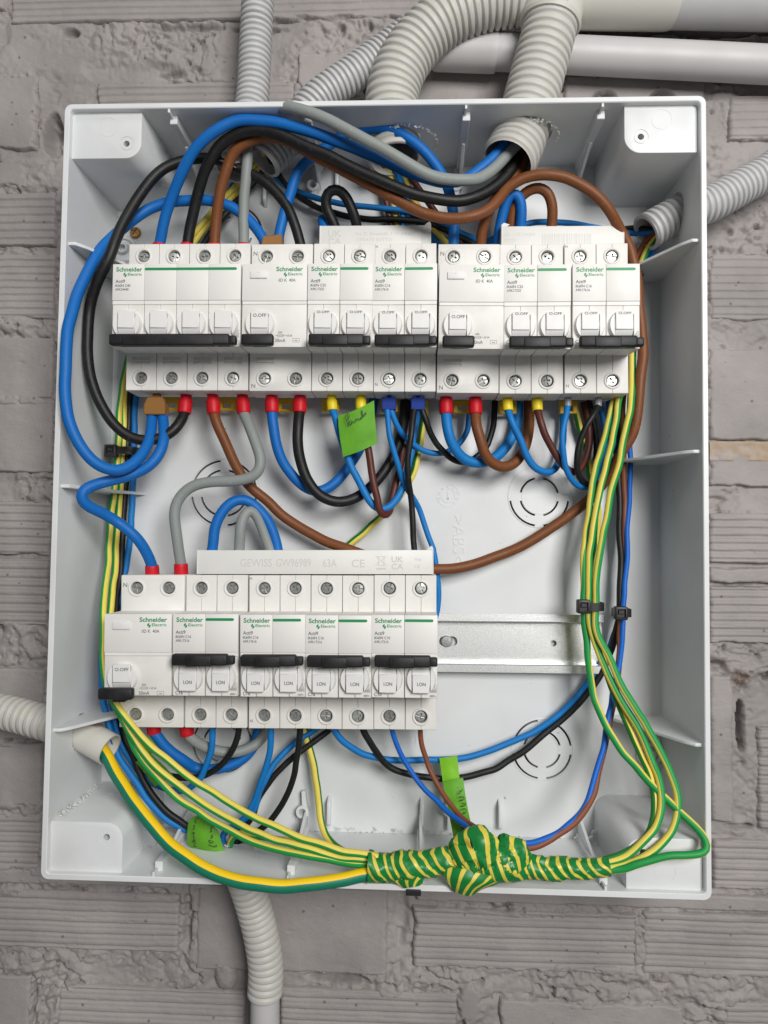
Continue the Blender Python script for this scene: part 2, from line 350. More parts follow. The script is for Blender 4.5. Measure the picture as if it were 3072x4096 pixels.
pa = unp(0, 20, ZB); pb = unp(205, 170, ZB); sm = np.clip(1.15-np.maximum(np.abs(X-(pa[0]+pb[0])/2-(w1-.5)*20)/28, np.abs(Y-(pa[1]+pb[1])/2-(w2-.5)*16)/21), 0, 1); sm = np.clip(sm*4, 0, 1)
act = act*(1-.7*sm); b1 = np.clip(bil(19, 13, 21), 0, .5); b2 = np.clip(bil(8, 6, 51, 2), 0, .45); fine = fbm(X/3.6, Y/3.0, 123, 3)
Zm = -11.2+2.6*sm+act*(np.sqrt(b1)*5.2+np.sqrt(b2)*2.2)+(big-.5)*2.2+(fine-.5)*2.0*act+(np.random.default_rng(2).random(X.shape)-.5)*.75*np.clip(act, .3, 1)-np.clip(fbm(X/5, Y/4, 77, 2)-.74, 0, 1)*26*act-np.clip(fbm(X/2.3, Y/2.1, 177, 1)-.80, 0, 1)*7*act
for u, v, ru, rv, d in ((108,287,24,46,16),(1606,1573,9,55,14),(150,70,22,11,7),(400,57,90,8,4.5),(290,205,12,9,5),(372,160,35,8,4),(728,2118,60,10,9),(865,1980,18,60,3),(405,1985,10,70,5),(1545,1080,25,8,3),(735,60,12,14,6),(70,2180,6,60,7),(1470,67,230,9,14),(560,58,60,6,5),(1548,1440,22,10,5),(1600,1790,30,7,6)):
    p = unp(u, v, ZB); a = ru/3.46; b = rv/3.46
    q = ((X-p[0])/a)**2+((Y-p[1])/b)**2+(fbm(X/5, Y/5, 9, 2)-.5)*1.0; Zm -= d*np.clip(1.3-q, 0, 1)
# lumps of squeezed mortar
for u, v, r, hgt in ((487,2112,26,5),(1012,2168,26,5),(1500,1890,12,1),(60,190,40,1.5),(1560,330,20,1.5),(1600,1790,18,2)):
    p = unp(u, v, ZB); q = ((X-p[0])**2+((Y-p[1])/1.25)**2)/(r/3.46)**2; Zm += hgt*np.clip(1-q, 0, 1)**.6
Zm = np.minimum(Zm, -5.6)
for u0, v0, u1, v1, _ in BR:
    a = unp(u0, v0, ZB); b = unp(u1, v1, ZB); ins = np.clip(np.minimum(np.minimum(X-a[0], b[0]-X), np.minimum(Y-a[1], b[1]-Y))/3-.6, 0, 1); Zm -= 5*ins
wall = heightgrid(wx, wy, Zm, 'wall', 'mortar_paint', kind='structure')
for bi, (u0, v0, u1, v1, pit) in enumerate(BR):
    a = unp(u0, v0, ZB); b = unp(u1, v1, ZB); c = unp(u1, v0, ZB); d = unp(u0, v1, ZB)
    x0, x1 = (a[0]+d[0])/2, (b[0]+c[0])/2; y0, y1 = (a[1]+c[1])/2, (b[1]+d[1])/2; sl = (c[1]-a[1]+b[1]-d[1])/2/(x1-x0)*0
    nx = max(8, int((x1-x0)/1.3)); ny = max(10, int((y1-y0)/.62)); s = np.linspace(0, 1, nx); t = np.linspace(0, 1, ny); S, T = np.meshgrid(s, t)
    BX = x0+(x1-x0)*S; BY = y0+(y1-y0)*T
    ex = np.minimum(S, 1-S)*(x1-x0); ey = np.minimum(T, 1-T)*(y1-y0); rag = 3.2+9*max(0, float(vnoise(np.array([bi*3.7]), np.array([1.3]), 5)[0])-.45)+(8 if bi in (2, 4, 36, 37, 38) else 0); en = np.minimum(ex, ey*1.6)+(fbm(BX/8, BY/6, 50+bi, 4, .6)-.56)*rag
    edge = np.clip(en/2.0, 0, 1); Z = ZB+(fbm(BX/45, BY/35, bi, 2)-.5)*1.3+(fbm(BX/6, BY/5, 90+bi, 3)-.5)*(.38 if pit else .5)
    if pit:
        ph = (BY+(fbm(BX/40, BY*0+bi, 7+bi, 3)-.5)*1.0+(fbm(BX/8, BY/20, 33+bi, 2)-.5)*.25)/pit; q = np.abs((ph % 1)-.5)*2
        amp = .75+.5*fbm(BX/30, BY/9, 200+bi, 2)
        Z += (-(np.clip((q-.66)/.34, 0, 1)**1.3)*1.25+.55*((ph+.5) % 1-.5)*-1)*amp
    Z += (np.random.default_rng(bi).random(Z.shape)-.5)*.11
    pits = np.clip(fbm(BX/3.2, BY/3, 300+bi, 2)-.84, 0, 1)*6; Z -= pits
    for hu, hv, hr in HOLES.get(bi, ()):
        p = unp(hu, hv, ZB); Z -= 14*np.clip((hr-np.hypot(BX-p[0], BY-p[1]))/1.0, 0, 1)
    Z = Z-(1-edge)**1.5*4.6; bd = np.zeros_like(Z, bool); bd[0] = bd[-1] = True; bd[:, 0] = bd[:, -1] = True; Z[bd] = -16
    o = heightgrid(BX, BY, Z, 'brick', 'brick_paint', wall)
    if bi == 29: o['label'] = 'brick with a rusty brown stained edge'
mat('rust_stain', (.36,.27,.19), .8, col2=(.38,.33,.30), vscale=90, thr=(.45,.6), bump=.5, bscale=300)
p0 = unp(1532,955,-6); p1 = unp(1700,1000,-6); sx = np.linspace(p0[0], p1[0], 50); sy = np.linspace(p0[1]-1.5, p1[1], 14); SX, SY = np.meshgrid(sx, sy)
SZ = -6.0+(fbm(SX/6, SY/4, 61, 3)-.5)*2.4; SZ[0] = SZ[-1] = -12
heightgrid(SX, SY, SZ, 'mortar_smear', 'rust_stain', wall, label='rusty brown unpainted mortar')

# ------------------------------------------------------------------ conduits
def corr(name, label, matn, path, r, pitch, depth=2.1, group='corrugated conduits', end=None, smooth=20, trough=.5):
    o = curve(P3(path), pitch/10, smooth); n = len(o); L = np.arange(n)*np.linalg.norm(o[1]-o[0]); ph = (L/pitch) % 1
    rr = r-depth*np.clip((np.abs(ph-.5)*2-(1-trough))/trough*1.6, 0, 1)**1.2; mb = MB()
    T, nn, b = frames(o); seg = 30; vs = []; fs = []
    for i in range(n):
        for k in range(seg):
            a = 2*math.pi*k/seg; vs.append(o[i]+rr[i]*(math.cos(a)*nn[i]+math.sin(a)*b[i]))
    for k in range(seg): a = 2*math.pi*k/seg; vs.append(o[-1]+(r-2.0)*(math.cos(a)*nn[-1]+math.sin(a)*b[-1]))
    e = max(0, n-int(22/(pitch/10)))
    for k in range(seg): a = 2*math.pi*k/seg; vs.append(o[e]+(r-2.2)*(math.cos(a)*nn[e]+math.sin(a)*b[e]))
    for i in range(n+1):
        for k in range(seg): k2 = (k+1) % seg; fs.append((i*seg+k, i*seg+k2, (i+1)*seg+k2, (i+1)*seg+k))
    mb.add(vs, fs); ob = mb.build(name, [matn], smooth=75, recalc=False, label=label, cat='conduit', group=group); return ob, o
CUTS = []   # where conduits pass through the sides of the box: (axis, centre, radius)
def cross(o, ax, val, r):
    for i in range(len(o)-1):
        if (o[i][ax]-val)*(o[i+1][ax]-val) <= 0: CUTS.append((ax, o[i].copy(), r)); return
YT, XW = -211., 175.
_, o = corr('corrugated_conduit', 'grey corrugated conduit running straight down to the box top, left of the others', 'conduit_grey', 'D:559,-30,16; 556,20,16; 551,110,17; 545,213,20; 530,290,24; 508,345,27; 495,372,28', 10.1, 3.95); cross(o, 1, YT, 11.5)
_, o = corr('corrugated_conduit', 'narrow grey corrugated conduit slanting behind the big curved conduit', 'conduit_grey', 'D:900,62,12; 830,112,14; 760,162,18; 688,213,21; 630,283,23; 598,322,26; 570,352,29', 10.6, 3.5); cross(o, 1, YT, 12.3)
_, o = corr('corrugated_conduit', 'big beige corrugated conduit bending from the tee fitting down to the box', 'conduit_beige', 'D:1165,-6,24; 1080,0,24; 1020,15,24; 955,45,24; 900,95,24; 866,147,25; 847,207,26; 846,270,27; 850,322,29; 853,345,30', 16.0, 4.9, 1.9); cross(o, 1, YT, 17.6)
_, o = corr('corrugated_conduit', 'big beige corrugated conduit dropping from the tee, its open end showing inside', 'conduit_beige', 'D:1202,-22,28; 1194,20,28; 1184,75,29; 1168,135,30; 1149,205,32; 1134,260,34; 1112,322,38; 1096,352,42', 16.2, 5.4, 1.9); cross(o, 1, YT, 17.5)
_, o = corr('corrugated_conduit', 'grey corrugated conduit entering the right side of the box', 'conduit_grey', 'D:1720,325,12; 1659,371,15; 1600,404,19; 1534,440,24; 1480,458,27; 1430,482,29; 1395,503,30', 10.8, 3.9); cross(o, 0, XW, 12)
o1, o = corr('corrugated_conduit', 'pale corrugated conduit reaching the left side of the box low down', 'conduit_beige', 'D:-60,1528,14; 0,1536,17; 50,1548,21; 98,1561,25; 150,1577,28', 10.3, 5.0)
p = curve(P3('D:120,1563,27; 180,1588,30; 208,1603,32; 237,1619,34'), 2, 2); cross(p, 0, -XW, 10.6); mb = MB(); T, nn, b = frames(p); vs = []; fs = []; seg = 32; n = len(p)
for rad in (9.1, 8.2):
    for i in range(n):
        for k in range(seg): a = 2*math.pi*k/seg; vs.append(p[i]+rad*(math.cos(a)*nn[i]+math.sin(a)*b[i]))
for i in range(n-1):
    for k in range(seg):
        k2 = (k+1) % seg; fs.append((i*seg+k, i*seg+k2, (i+1)*seg+k2, (i+1)*seg+k)); j = n*seg; fs.append((j+i*seg+k, j+(i+1)*seg+k, j+(i+1)*seg+k2, j+i*seg+k2))
for k in range(seg): k2 = (k+1) % seg; fs.append(((n-1)*seg+k, (n-1)*seg+k2, (2*n-1)*seg+k2, (2*n-1)*seg+k))
mb.add(vs, fs).build('sleeve', 'fitting_beige', o1, recalc=False)
o1, o = corr('corrugated_conduit', 'pale corrugated conduit hanging below the box and ending in a smooth pipe', 'conduit_beige', 'D:572,2150,13; 574,2090,14; 566,2030,16; 553,1975,18; 538,1925,22; 522,1880,26; 512,1845,29', 10.4, 4.2, 1.0); cross(o, 1, 211., 13)
mb = MB(); pp = P3('D:571,2330,13; 572,2230,13; 573,2128,13.5'); tube(mb, curve(pp, 4, 0), 8.5, 32); mb.build('pipe_end', 'pipe_grey', o1, smooth=60)
mb = MB(); tube(mb, curve(P3('D:930,105,7; 1240,119,7; 1480,130.5,7; 1800,147,7'), 4, 0), 10.9, 40); p1 = mb.build('conduit_pipe', 'pipe_grey', smooth=60, label='long smooth grey pipe running along the wall just above the box, with a coupling', cat='pipe', group='rigid conduit pipes')
mb = MB(); q = curve(P3('D:936,108,7; 1072,113,7'), 2, 0); tube(mb, q, [11.2]+[11.9]*(len(q)-2)+[11.7], 40); mb.build('coupling', 'pipe_grey', p1)
mb = MB(); tube(mb, curve(P3('D:1190,-6,16; 1440,-3,16; 1800,3,16'), 4, 0), 16.2, 44); p2 = mb.build('conduit_pipe', 'pipe_grey', smooth=60, label='wide smooth grey pipe at the very top with a beige fitting on its end', cat='pipe', group='rigid conduit pipes')
mb = MB(); q = curve(P3('D:1150,-12,22; 1250,-7,20; 1453,-4,16'), 3, 0); tube(mb, q, [17.4]*(len(q)-1)+[17.0], 44)
q = curve(P3('D:1206,-60,27; 1196,10,28; 1187,57,28.5'), 2, 0); tube(mb, q, [17.8]*(len(q)-2)+[18.4, 17.6], 44); mb.build('tee_fitting', 'fitting_beige', p2)

# ------------------------------------------------------------------ the box
W2, H2, ZF = 176.6, 212.74, 64.15
def rrect(hx, hy, r, n=5):
    out = []
    for cx, cy, a0 in ((hx-r, hy-r, 0), (-hx+r, hy-r, 90), (-hx+r, -hy+r, 180), (hx-r, -hy+r, 270)):
        for k in range(n+1): a = math.radians(a0+90*k/n); out.append((cx+r*math.cos(a), cy+r*math.sin(a)))
    return out
rings = [(W2-1.2, H2-1.2, 4, -3), (W2-.3, H2-.3, 4, 58), (W2, H2, 4, 62.9), (W2-.5, H2-.5, 4, ZF), (W2-2.9, H2-2.9, 2.4, ZF), (W2-3.3, H2-3.3, 2.2, ZF-.5), (W2-3.6, H2-3.6, 2, 30), (W2-4.4, H2-4.4, 2, 0)]
mb = MB(); vs = []; fs = []; n = 24
for hx, hy, r, z in rings: vs += [(x, y, z) for x, y in rrect(hx, hy, r)]
for i in range(len(rings)-1):
    for k in range(n): fs.append((i*n+k, i*n+(k+1) % n, (i+1)*n+(k+1) % n, (i+1)*n+k))
fs.append(tuple(range(n))[::-1]); fs.append(tuple((len(rings)-1)*n+k for k in range(n))); mb.add(vs, fs)
body = mb.mesh('enclosure_shell', ['box_plastic'], 35)
cut = MB()
for ax, c, r in CUTS:
    sgn = 1 if c[ax] > 0 else -1; wall_at = 210 if ax == 1 else 174; n = 44; vs = []
    rad = [r+random.uniform(-.35, .45)+.35*math.sin(3*i) for i in range(n)]
    for off in (-7, 7):
        for k in range(n):
            a = 2*math.pi*k/n; p = [0, 0, 0]; p[ax] = sgn*(wall_at+off); p[1-ax] = c[1-ax]+rad[k]*math.cos(a); p[2] = c[2]+rad[k]*math.sin(a); vs.append(p)
    cut.add(vs, [tuple(range(n)), tuple(range(n, 2*n))]+[(k, (k+1) % n, n+(k+1) % n, n+k) for k in range(n)])
KN = [(-98.8, .5, 14.5, 20.5), (98.7, 1, 11.7, 18), (100.8, 155.7, 11, 17.5), (-96, -166, 11.5, 18), (-96.6, 156.3, 11.5, 18)]
for kx, ky, ra, rb in KN:
    for rr_, hw in ((ra, .6), (rb, .6)):
        for qd in range(4):
            if rr_ == rb and kx > 50 and ky < 50 and qd in (2, 3): continue
            a0 = math.radians(90*qd)+2.6/rr_; a1 = math.radians(90*qd+90)-2.6/rr_; n = 12; vs = []
            for i in range(n):
                a = a0+(a1-a0)*i/(n-1)
                for r_, z in ((rr_-hw, -5), (rr_+hw, -5), (rr_+hw, 2), (rr_-hw, 2)): vs.append((kx+r_*math.cos(a), ky+r_*math.sin(a), z))
            fs = [(i*4+k, i*4+(k+1) % 4, i*4+4+(k+1) % 4, i*4+4+k) for i in range(n-1) for k in range(4)]+[(0, 1, 2, 3), tuple((n-1)*4+k for k in range(4))]
            cut.add(vs, fs)
body = boolcut(body, cut.mesh('cut', ['box_plastic'], 0)); body.name = 'enclosure_shell'
box = empty('electrical_enclosure', (0, 0, -3), 'open white plastic distribution box fixed to the painted brick wall', 'electrical box')
def bpart(mb, name, mats, **k):
    o = mb.build(name, mats, box, **k); o.location = V(0, 0, 3); return o
o = place(body, 'shell', box); o.location = V(0, 0, 3)
HP = [(-1, -1, 'D:274,311,60'), (1, -1, 'D:1384,296,60'), (-1, 1, 'D:231,1808,60'), (1, 1, 'D:1389,1841,60')]
for sx, sy, hp in HP:
    h = P3(hp)[0]; r = 9.; poly = [(W2-2, H2-2), (W2-2, 183.2)]
    poly += [(133.8+r-r*math.sin(math.radians(a)), 183.2+r-r*math.cos(math.radians(a))) for a in range(0, 91, 9)]+[(133.8, H2-2)]
    poly = [(a*sx, b*sy) for a, b in poly]; q = MB(); bm = bmesh.new()
    lo = [bm.verts.new((a-sx*(1.6 if abs(a) < 170 else 0), b-sy*(1.6 if abs(b) < 208 else 0), -.5)) for a, b in poly]; hi = [bm.verts.new((a, b, 60.3)) for a, b in poly]; nn_ = len(poly)
    bm.faces.new(lo); top = bm.faces.new(hi)
    for i in range(nn_): bm.faces.new((lo[i], lo[(i+1) % nn_], hi[(i+1) % nn_], hi[i]))
    bmesh.ops.recalc_face_normals(bm, faces=bm.faces[:]); bmesh.ops.bevel(bm, geom=list(top.edges), offset=.5, segments=2, profile=.5, affect='EDGES'); q.frombm(bm)
    me = q.mesh('corner_block', ['box_plastic'], 35); cc = MB().lathe([(1.75, -14), (1.75, 3)], (h[0], h[1], 60), n=20)
    # shallow countersink ring and the round ejector mark
    def ring(mb_, x, y, r0, r1, z0, z1, n=32):
        vs = []; 
        for k in range(n):
            a = 2*math.pi*k/n; ca, sa = math.cos(a), math.sin(a); vs += [(x+r0*ca, y+r0*sa, z0), (x+r1*ca, y+r1*sa, z0), (x+r1*ca, y+r1*sa, z1), (x+r0*ca, y+r0*sa, z1)]
        mb_.add(vs, [(k*4+j, k*4+(j+1) % 4, ((k+1) % n)*4+(j+1) % 4, ((k+1) % n)*4+j) for k in range(n) for j in range(4)])
    ring(cc, h[0], h[1], 3.6, 4.1, 60.05, 62); ring(cc, h[0]+sx*11, h[1]+sy*9.5, 5.4, 5.65, 60.18, 62)
    me = boolcut(me, cc.mesh('c', ['box_plastic'], 0)); o = place(me, 'corner_block', box); o.location = V(0, 0, 3)
# ribs on the top and bottom sides
def rib(x, sy, gus=True):
    q = MB(); y1 = sy*(H2-3.2); y0 = sy*(H2-8.2); y2 = sy*(H2-6.0)
    q.prism([(x-1.1, y1), (x-1.1, y0), (x+3.2, y0), (x+3.2, y1)], 2, 57, b=.3)
    q.box(x-.2, x+1.1, min(y1, sy*(H2-5.4)), max(y1, sy*(H2-5.4)), 57, 63.4, .2)
    if gus: q.prism([(y1, -.4), (y1, 34), (sy*(H2-9), 34), (sy*(H2-19), -.4)], x+.2, x+1.9, 'x', b=.2)
    return bpart(q, 'rib', ['box_plastic'])
for x in (-118, -42, 47, 121): rib(x, -1)
for x in (-116, -44, 26, 122): rib(x, 1)
for sx in (-1, 1):
    for y in (-134.5, 1.5 if sx < 0 else -20, 134.5):
        q = MB(); x1 = sx*(W2-3.0); q.prism([(x1, -.4), (x1, 61.0), (sx*(W2-7), 61.0), (sx*(W2-11), 55.5), (sx*(W2-40), -.4)] if abs(y) > 5 else [(x1, -.4), (x1, 61), (sx*(W2-8), 61), (sx*(W2-14), 30), (sx*(W2-28), -.4)], y-.9, y+.9, 'y', b=.25)
        bpart(q, 'gusset', ['box_plastic'])
# bosses, tabs and clips on the back
q = MB()
for k, s in enumerate(('D:270,540,0', 'D:1400,1628,0', 'D:1459,1628,0')):
    p = P3(s)[0]; q = MB(); R = 8.5 if k == 0 else 7.5
    q.lathe([(R, -.5), (R, 2.2), (R-.6, 2.8), (R-2.2, 2.8), (R-2.6, 1.2), (3.6, 1.2), (3.4, 4.6), (2.0, 4.6), (2.0, .6)], (p[0], p[1], 0), n=36); bpart(q, 'boss', ['box_plastic'])
for s in ('D:677,402,4', 'D:654,1752,4', 'D:985,402,4', 'D:970,1748,4'):
    p = P3(s)[0]; q = MB(); ring(q, p[0], p[1], 2.1, 3.9, 0, 6, 20); q.prism([(p[0]-1, p[1]-12), (p[0]+1.2, p[1]-12), (p[0]+2.6, p[1]-3), (p[0]-.5, p[1]-3)], -.4, 5, b=.2)
    q.prism([(p[0]-1, p[1]+12), (p[0]+1.2, p[1]+12), (p[0]+2.2, p[1]+3), (p[0]-1, p[1]+3)], -.4, 5, b=.2); bpart(q, 'clip_ring', ['box_plastic'])
for s in ('D:712,1752,0', 'D:911,1756,0', 'D:1079,1760,0', 'D:575,420,0', 'D:730,388,0'):
    p = P3(s)[0]; q = MB(); q.prism([(p[1]-10, -.4), (p[1]-7, 6), (p[1]+6, 6), (p[1]+9, -.4)], p[0]-1.1, p[0]+1.1, 'x', b=.3); bpart(q, 'tab', ['box_plastic'])
for kx, ky, ra, rb in KN:
    q = MB().lathe([(rb+1.5, -.5), (rb+1.5, .18), (rb+1.3, .28), (rb+1.0, .28)], (kx, ky, 0), n=48, closed=False); ring(q, kx, ky, ra-1.2, ra-.9, -.2, .25, 40); bpart(q, 'knockout', ['box_plastic'])
q = MB()
def et(s, at, size, rotz=0): p = P3(at)[0]; q = MB(); text(q, s, p[0], p[1], .28, size, 0, .012, 'CENTER', rotz, .3); bpart(q, 'moulded_lettering', ['box_plastic'])
et('>ABS<', 'D:979,1165,0', 7.6, math.pi/2); et('5401', 'D:751,1608,0', 5.6); et('281', 'D:885,1608,0', 5.6); et('Y', 'D:818,1606,0', 4, math.pi/2)
pc = P3('D:968,1071,0')[0]
for k, s in enumerate(('04', '05', '06', '07', '08', '09', '10', '11')):
    a = math.radians(-120-40+k*37); a = math.radians(160+k*36.); text(q, s, pc[0]+4.9*math.cos(a), pc[1]+4.9*math.sin(a), .25, 1.5, 0, 0, 'CENTER', a+math.pi/2, .3)
ring(q, pc[0], pc[1], 4.1, 4.25, -.2, .25, 40); ring(q, pc[0], pc[1], 6.9, 7.05, -.2, .25, 40); q.box(pc[0]-.2, pc[0]+.2, pc[1]-2.6, pc[1]+2.4, -.1, .3); q.prism([(pc[0]-1, pc[1]+1.2), (pc[0]+1, pc[1]+1.2), (pc[0]-.1, pc[1]+3)], -.1, .3)
bpart(q, 'moulded_date_clock', ['box_plastic'])
p = P3('D:290,500,3')[0]; q = MB().lathe([(3.5, -1), (3.5, .6), (3.0, 1.3), (1.2, 1.6), (0.4, 1.6)], (p[0], p[1], 1), n=24); me = q.mesh('mounting_screw', ['brass'], 35)
cc = MB(); 
for a in (35, 125): cc.box(-2.4, 2.4, -.45, .45, 1.4, 4, xf=Matrix.Translation((p[0], p[1], 0)) @ Matrix.Rotation(math.radians(a), 4, 'Z'))
o = place(boolcut(me, cc.mesh('c', ['brass'], 0)), 'mounting_screw', box, label='brass screw in the upper left corner of the back'); o.location = V(0, 0, 3)
# curls of drilled plastic and dust left in the box
q = MB(); rnd = random.Random(3)
for a, b, n, sp in (('D:120,1768,40', 'D:215,1690,5', 46, 1.6), ('D:215,1690,8', 'D:240,1700,3', 10, 4), ('D:640,1804,1', 'D:1000,1812,1', 70, 2.6), ('D:1260,1820,6', 'D:1300,1850,14', 14, 4), ('D:335,1865,30', 'D:400,1820,6', 26, 2), ('D:238,455,4', 'D:262,470,1', 12, 2), ('D:480,1830,24', 'D:535,1835,24', 14, 3), ('D:300,1840,20', 'D:420,1800,2', 30, 6), ('D:1150,1815,3', 'D:1250,1835,3', 20, 5)):
    A, B = P3(a)[0], P3(b)[0]
    for k in range(n):
        p = A+(B-A)*rnd.random()+np.array([rnd.gauss(0, sp*.5), rnd.gauss(0, sp*.25), abs(rnd.gauss(0, .8))]); L_ = rnd.uniform(.7, 3.4); t0 = rnd.uniform(0, 6.28); w_ = rnd.uniform(.3, 1.0); vs = []
        for i in range(5): t = t0+i*.7; c = p+np.array([L_*.5*math.cos(t), L_*.4*math.sin(t), .25*i*L_*.3]); vs += [c, c+np.array([0, .15, w_])]
        q.add(vs, [(2*i, 2*i+2, 2*i+3, 2*i+1) for i in range(4)])
for A, B, n_, big_ in (((-171, 182.2, 57), (-170, 182.2, 6), 34, 1.5), ((-168, 182.3, 22), (-140, 182.3, 14), 8, 2.2), ((-110, 207.5, 18), (-82, 207.5, 30), 16, 1.5), ((118, 207, 6), (140, 200, 3), 10, 2.4), ((-30, 206, 1), (60, 206, 1), 24, 1.2), ((-131, -183, 40), (-131, -186, 2), 7, .8)):
    A, B = np.array(A), np.array(B)
    for k in range(n_):
        p = A+(B-A)*rnd.random()+np.array([rnd.gauss(0, .8), -abs(rnd.gauss(0, .5)) if A[1] > 0 else abs(rnd.gauss(0, .5)), abs(rnd.gauss(0, .8))]); L_ = rnd.uniform(1.2, 3.4)*big_; t0 = rnd.uniform(0, 6.28); w_ = rnd.uniform(.4, 1.0)*big_; vs = []
        for i in range(6): t = t0+i*rnd.uniform(.3, .9); c = p+np.array([L_*.45*math.cos(t), L_*.28*math.sin(t)-(.3 if A[1] > 0 else -.3), .3*i]); vs += [c, c+np.array([rnd.gauss(0, .15), rnd.gauss(0, .2), w_])]
        q.add(vs, [(2*i, 2*i+2, 2*i+3, 2*i+1) for i in range(5)])
for c_, r_ in (('D:880,265,30', 17.8), ('D:1140,300,34', 17.7), ('D:605,322,26', 12.4)):
    p = P3(c_)[0]
    for k in range(60):
        a = rnd.uniform(-1.2, 1.4); c = np.array([p[0]+r_*math.sin(a+.5), -208.6+rnd.uniform(0, 1.2), p[2]+r_*math.cos(a+.5)]); vs = [c+np.array([rnd.gauss(0, .6), rnd.gauss(.3, .5), rnd.gauss(0, .6)]) for _ in range(4)]; q.add(vs, [(0, 1, 2), (0, 2, 3), (1, 2, 3)])
o = q.build('plastic_shavings', 'shavings', smooth=0, label='white plastic shavings and curls lying in the box edges', cat='shavings', kind='stuff')

q = MB(); rnd = random.Random(8)
for a, b, n, sp in (('D:640,1806,0', 'D:1010,1815,0', 150, 5), ('D:1010,1815,0', 'D:1330,1825,0', 50, 5), ('D:560,1850,30', 'D:1250,1890,45', 90, 22), ('D:300,1830,30', 'D:420,1800,8', 60, 14), ('D:230,1700,2', 'D:140,1790,50', 50, 6), ('D:1400,1720,4', 'D:1300,1740,4', 16, 6), ('D:300,480,.2', 'D:1380,1700,.2', 60, 90)):
    A, B = P3(a)[0], P3(b)[0]
    for k in range(n):
        p = A+(B-A)*rnd.random(); flat = sp == 90; p = p+np.array([rnd.gauss(0, sp*.4), rnd.gauss(0, sp*(.5 if flat else .08)), .15 if flat else abs(rnd.gauss(0, sp*.3))])
        if not flat: p[1] = min(p[1], 208.4)
        if abs(p[0]) > 168 or p[2] < 0: continue
        r_ = rnd.uniform(.15, .55); vs = [p+np.array([rnd.gauss(0, r_), rnd.gauss(0, r_*.8), rnd.gauss(0, r_*.7)]) for _ in range(4)]; q.add(vs, [(0, 1, 2), (0, 3, 1), (0, 2, 3), (1, 3, 2)])
q.build('dust_crumbs', 'dust', smooth=0, label='brown drilling dust and crumbs on the bottom of the box', cat='dust', kind='stuff')

# ------------------------------------------------------------------ DIN rails
def rail(x0, x1, yc, label, tilt):
    r = empty('din_rail', (0, yc, 2.5), label, 'rail', 'steel mounting rails', tilt); q = MB(); t = .9
    pr = [(-17.5, 7.5), (-13.2, 7.5), (-12.6, 6.9), (-12.6, 1.), (12.6, 1.), (12.6, 6.9), (13.2, 7.5), (17.5, 7.5)]; pi = [(17.5, 6.5), (13.8, 6.5), (13.5, 6.1), (13.5, 0), (-13.5, 0), (-13.5, 6.1), (-13.8, 6.5), (-17.5, 6.5)]
    q.prism(pr+pi, x0, x1, 'x'); me = q.mesh('din_rail', ['galvanised'], 30); cc = MB(); xs = [x for x in (43, 136) if x0 < x < x1]
    for xx in xs: cc.prism([(xx+3.0*math.cos(a)+(2.6 if math.cos(a) > 0 else -2.6), 3.0*math.sin(a)) for a in np.linspace(0, 6.283, 24, endpoint=False)], -2, 3)
    cc.lathe([(1.9, -2), (1.9, 3)], (107, .6, 0), n=18); place(boolcut(me, cc.mesh('c', ['galvanised'], 0)), 'rail_strip', r)
    for xx in xs:
        s = MB().lathe([(3.6, .6), (3.6, 1.6), (3.0, 2.4), (.5, 2.6)], (xx-1, 0, 0), n=22).mesh('s', ['steel'], 35); c2 = MB()
        for a in (20, 110): c2.box(-2, 2, -.4, .4, 2.0, 4, xf=Matrix.Translation((xx-1, 0, 0)) @ Matrix.Rotation(math.radians(a), 4, 'Z'))
        place(boolcut(s, c2.mesh('c', ['steel'], 0)), 'rail_screw', r)
    return r
rail(-150, 136.0, 90.8, 'galvanised steel mounting rail with its empty end beside the bottom row', math.radians(-.4)); rail(-154, 150, -99.7, 'steel mounting rail hidden behind the top row of breakers', 0)

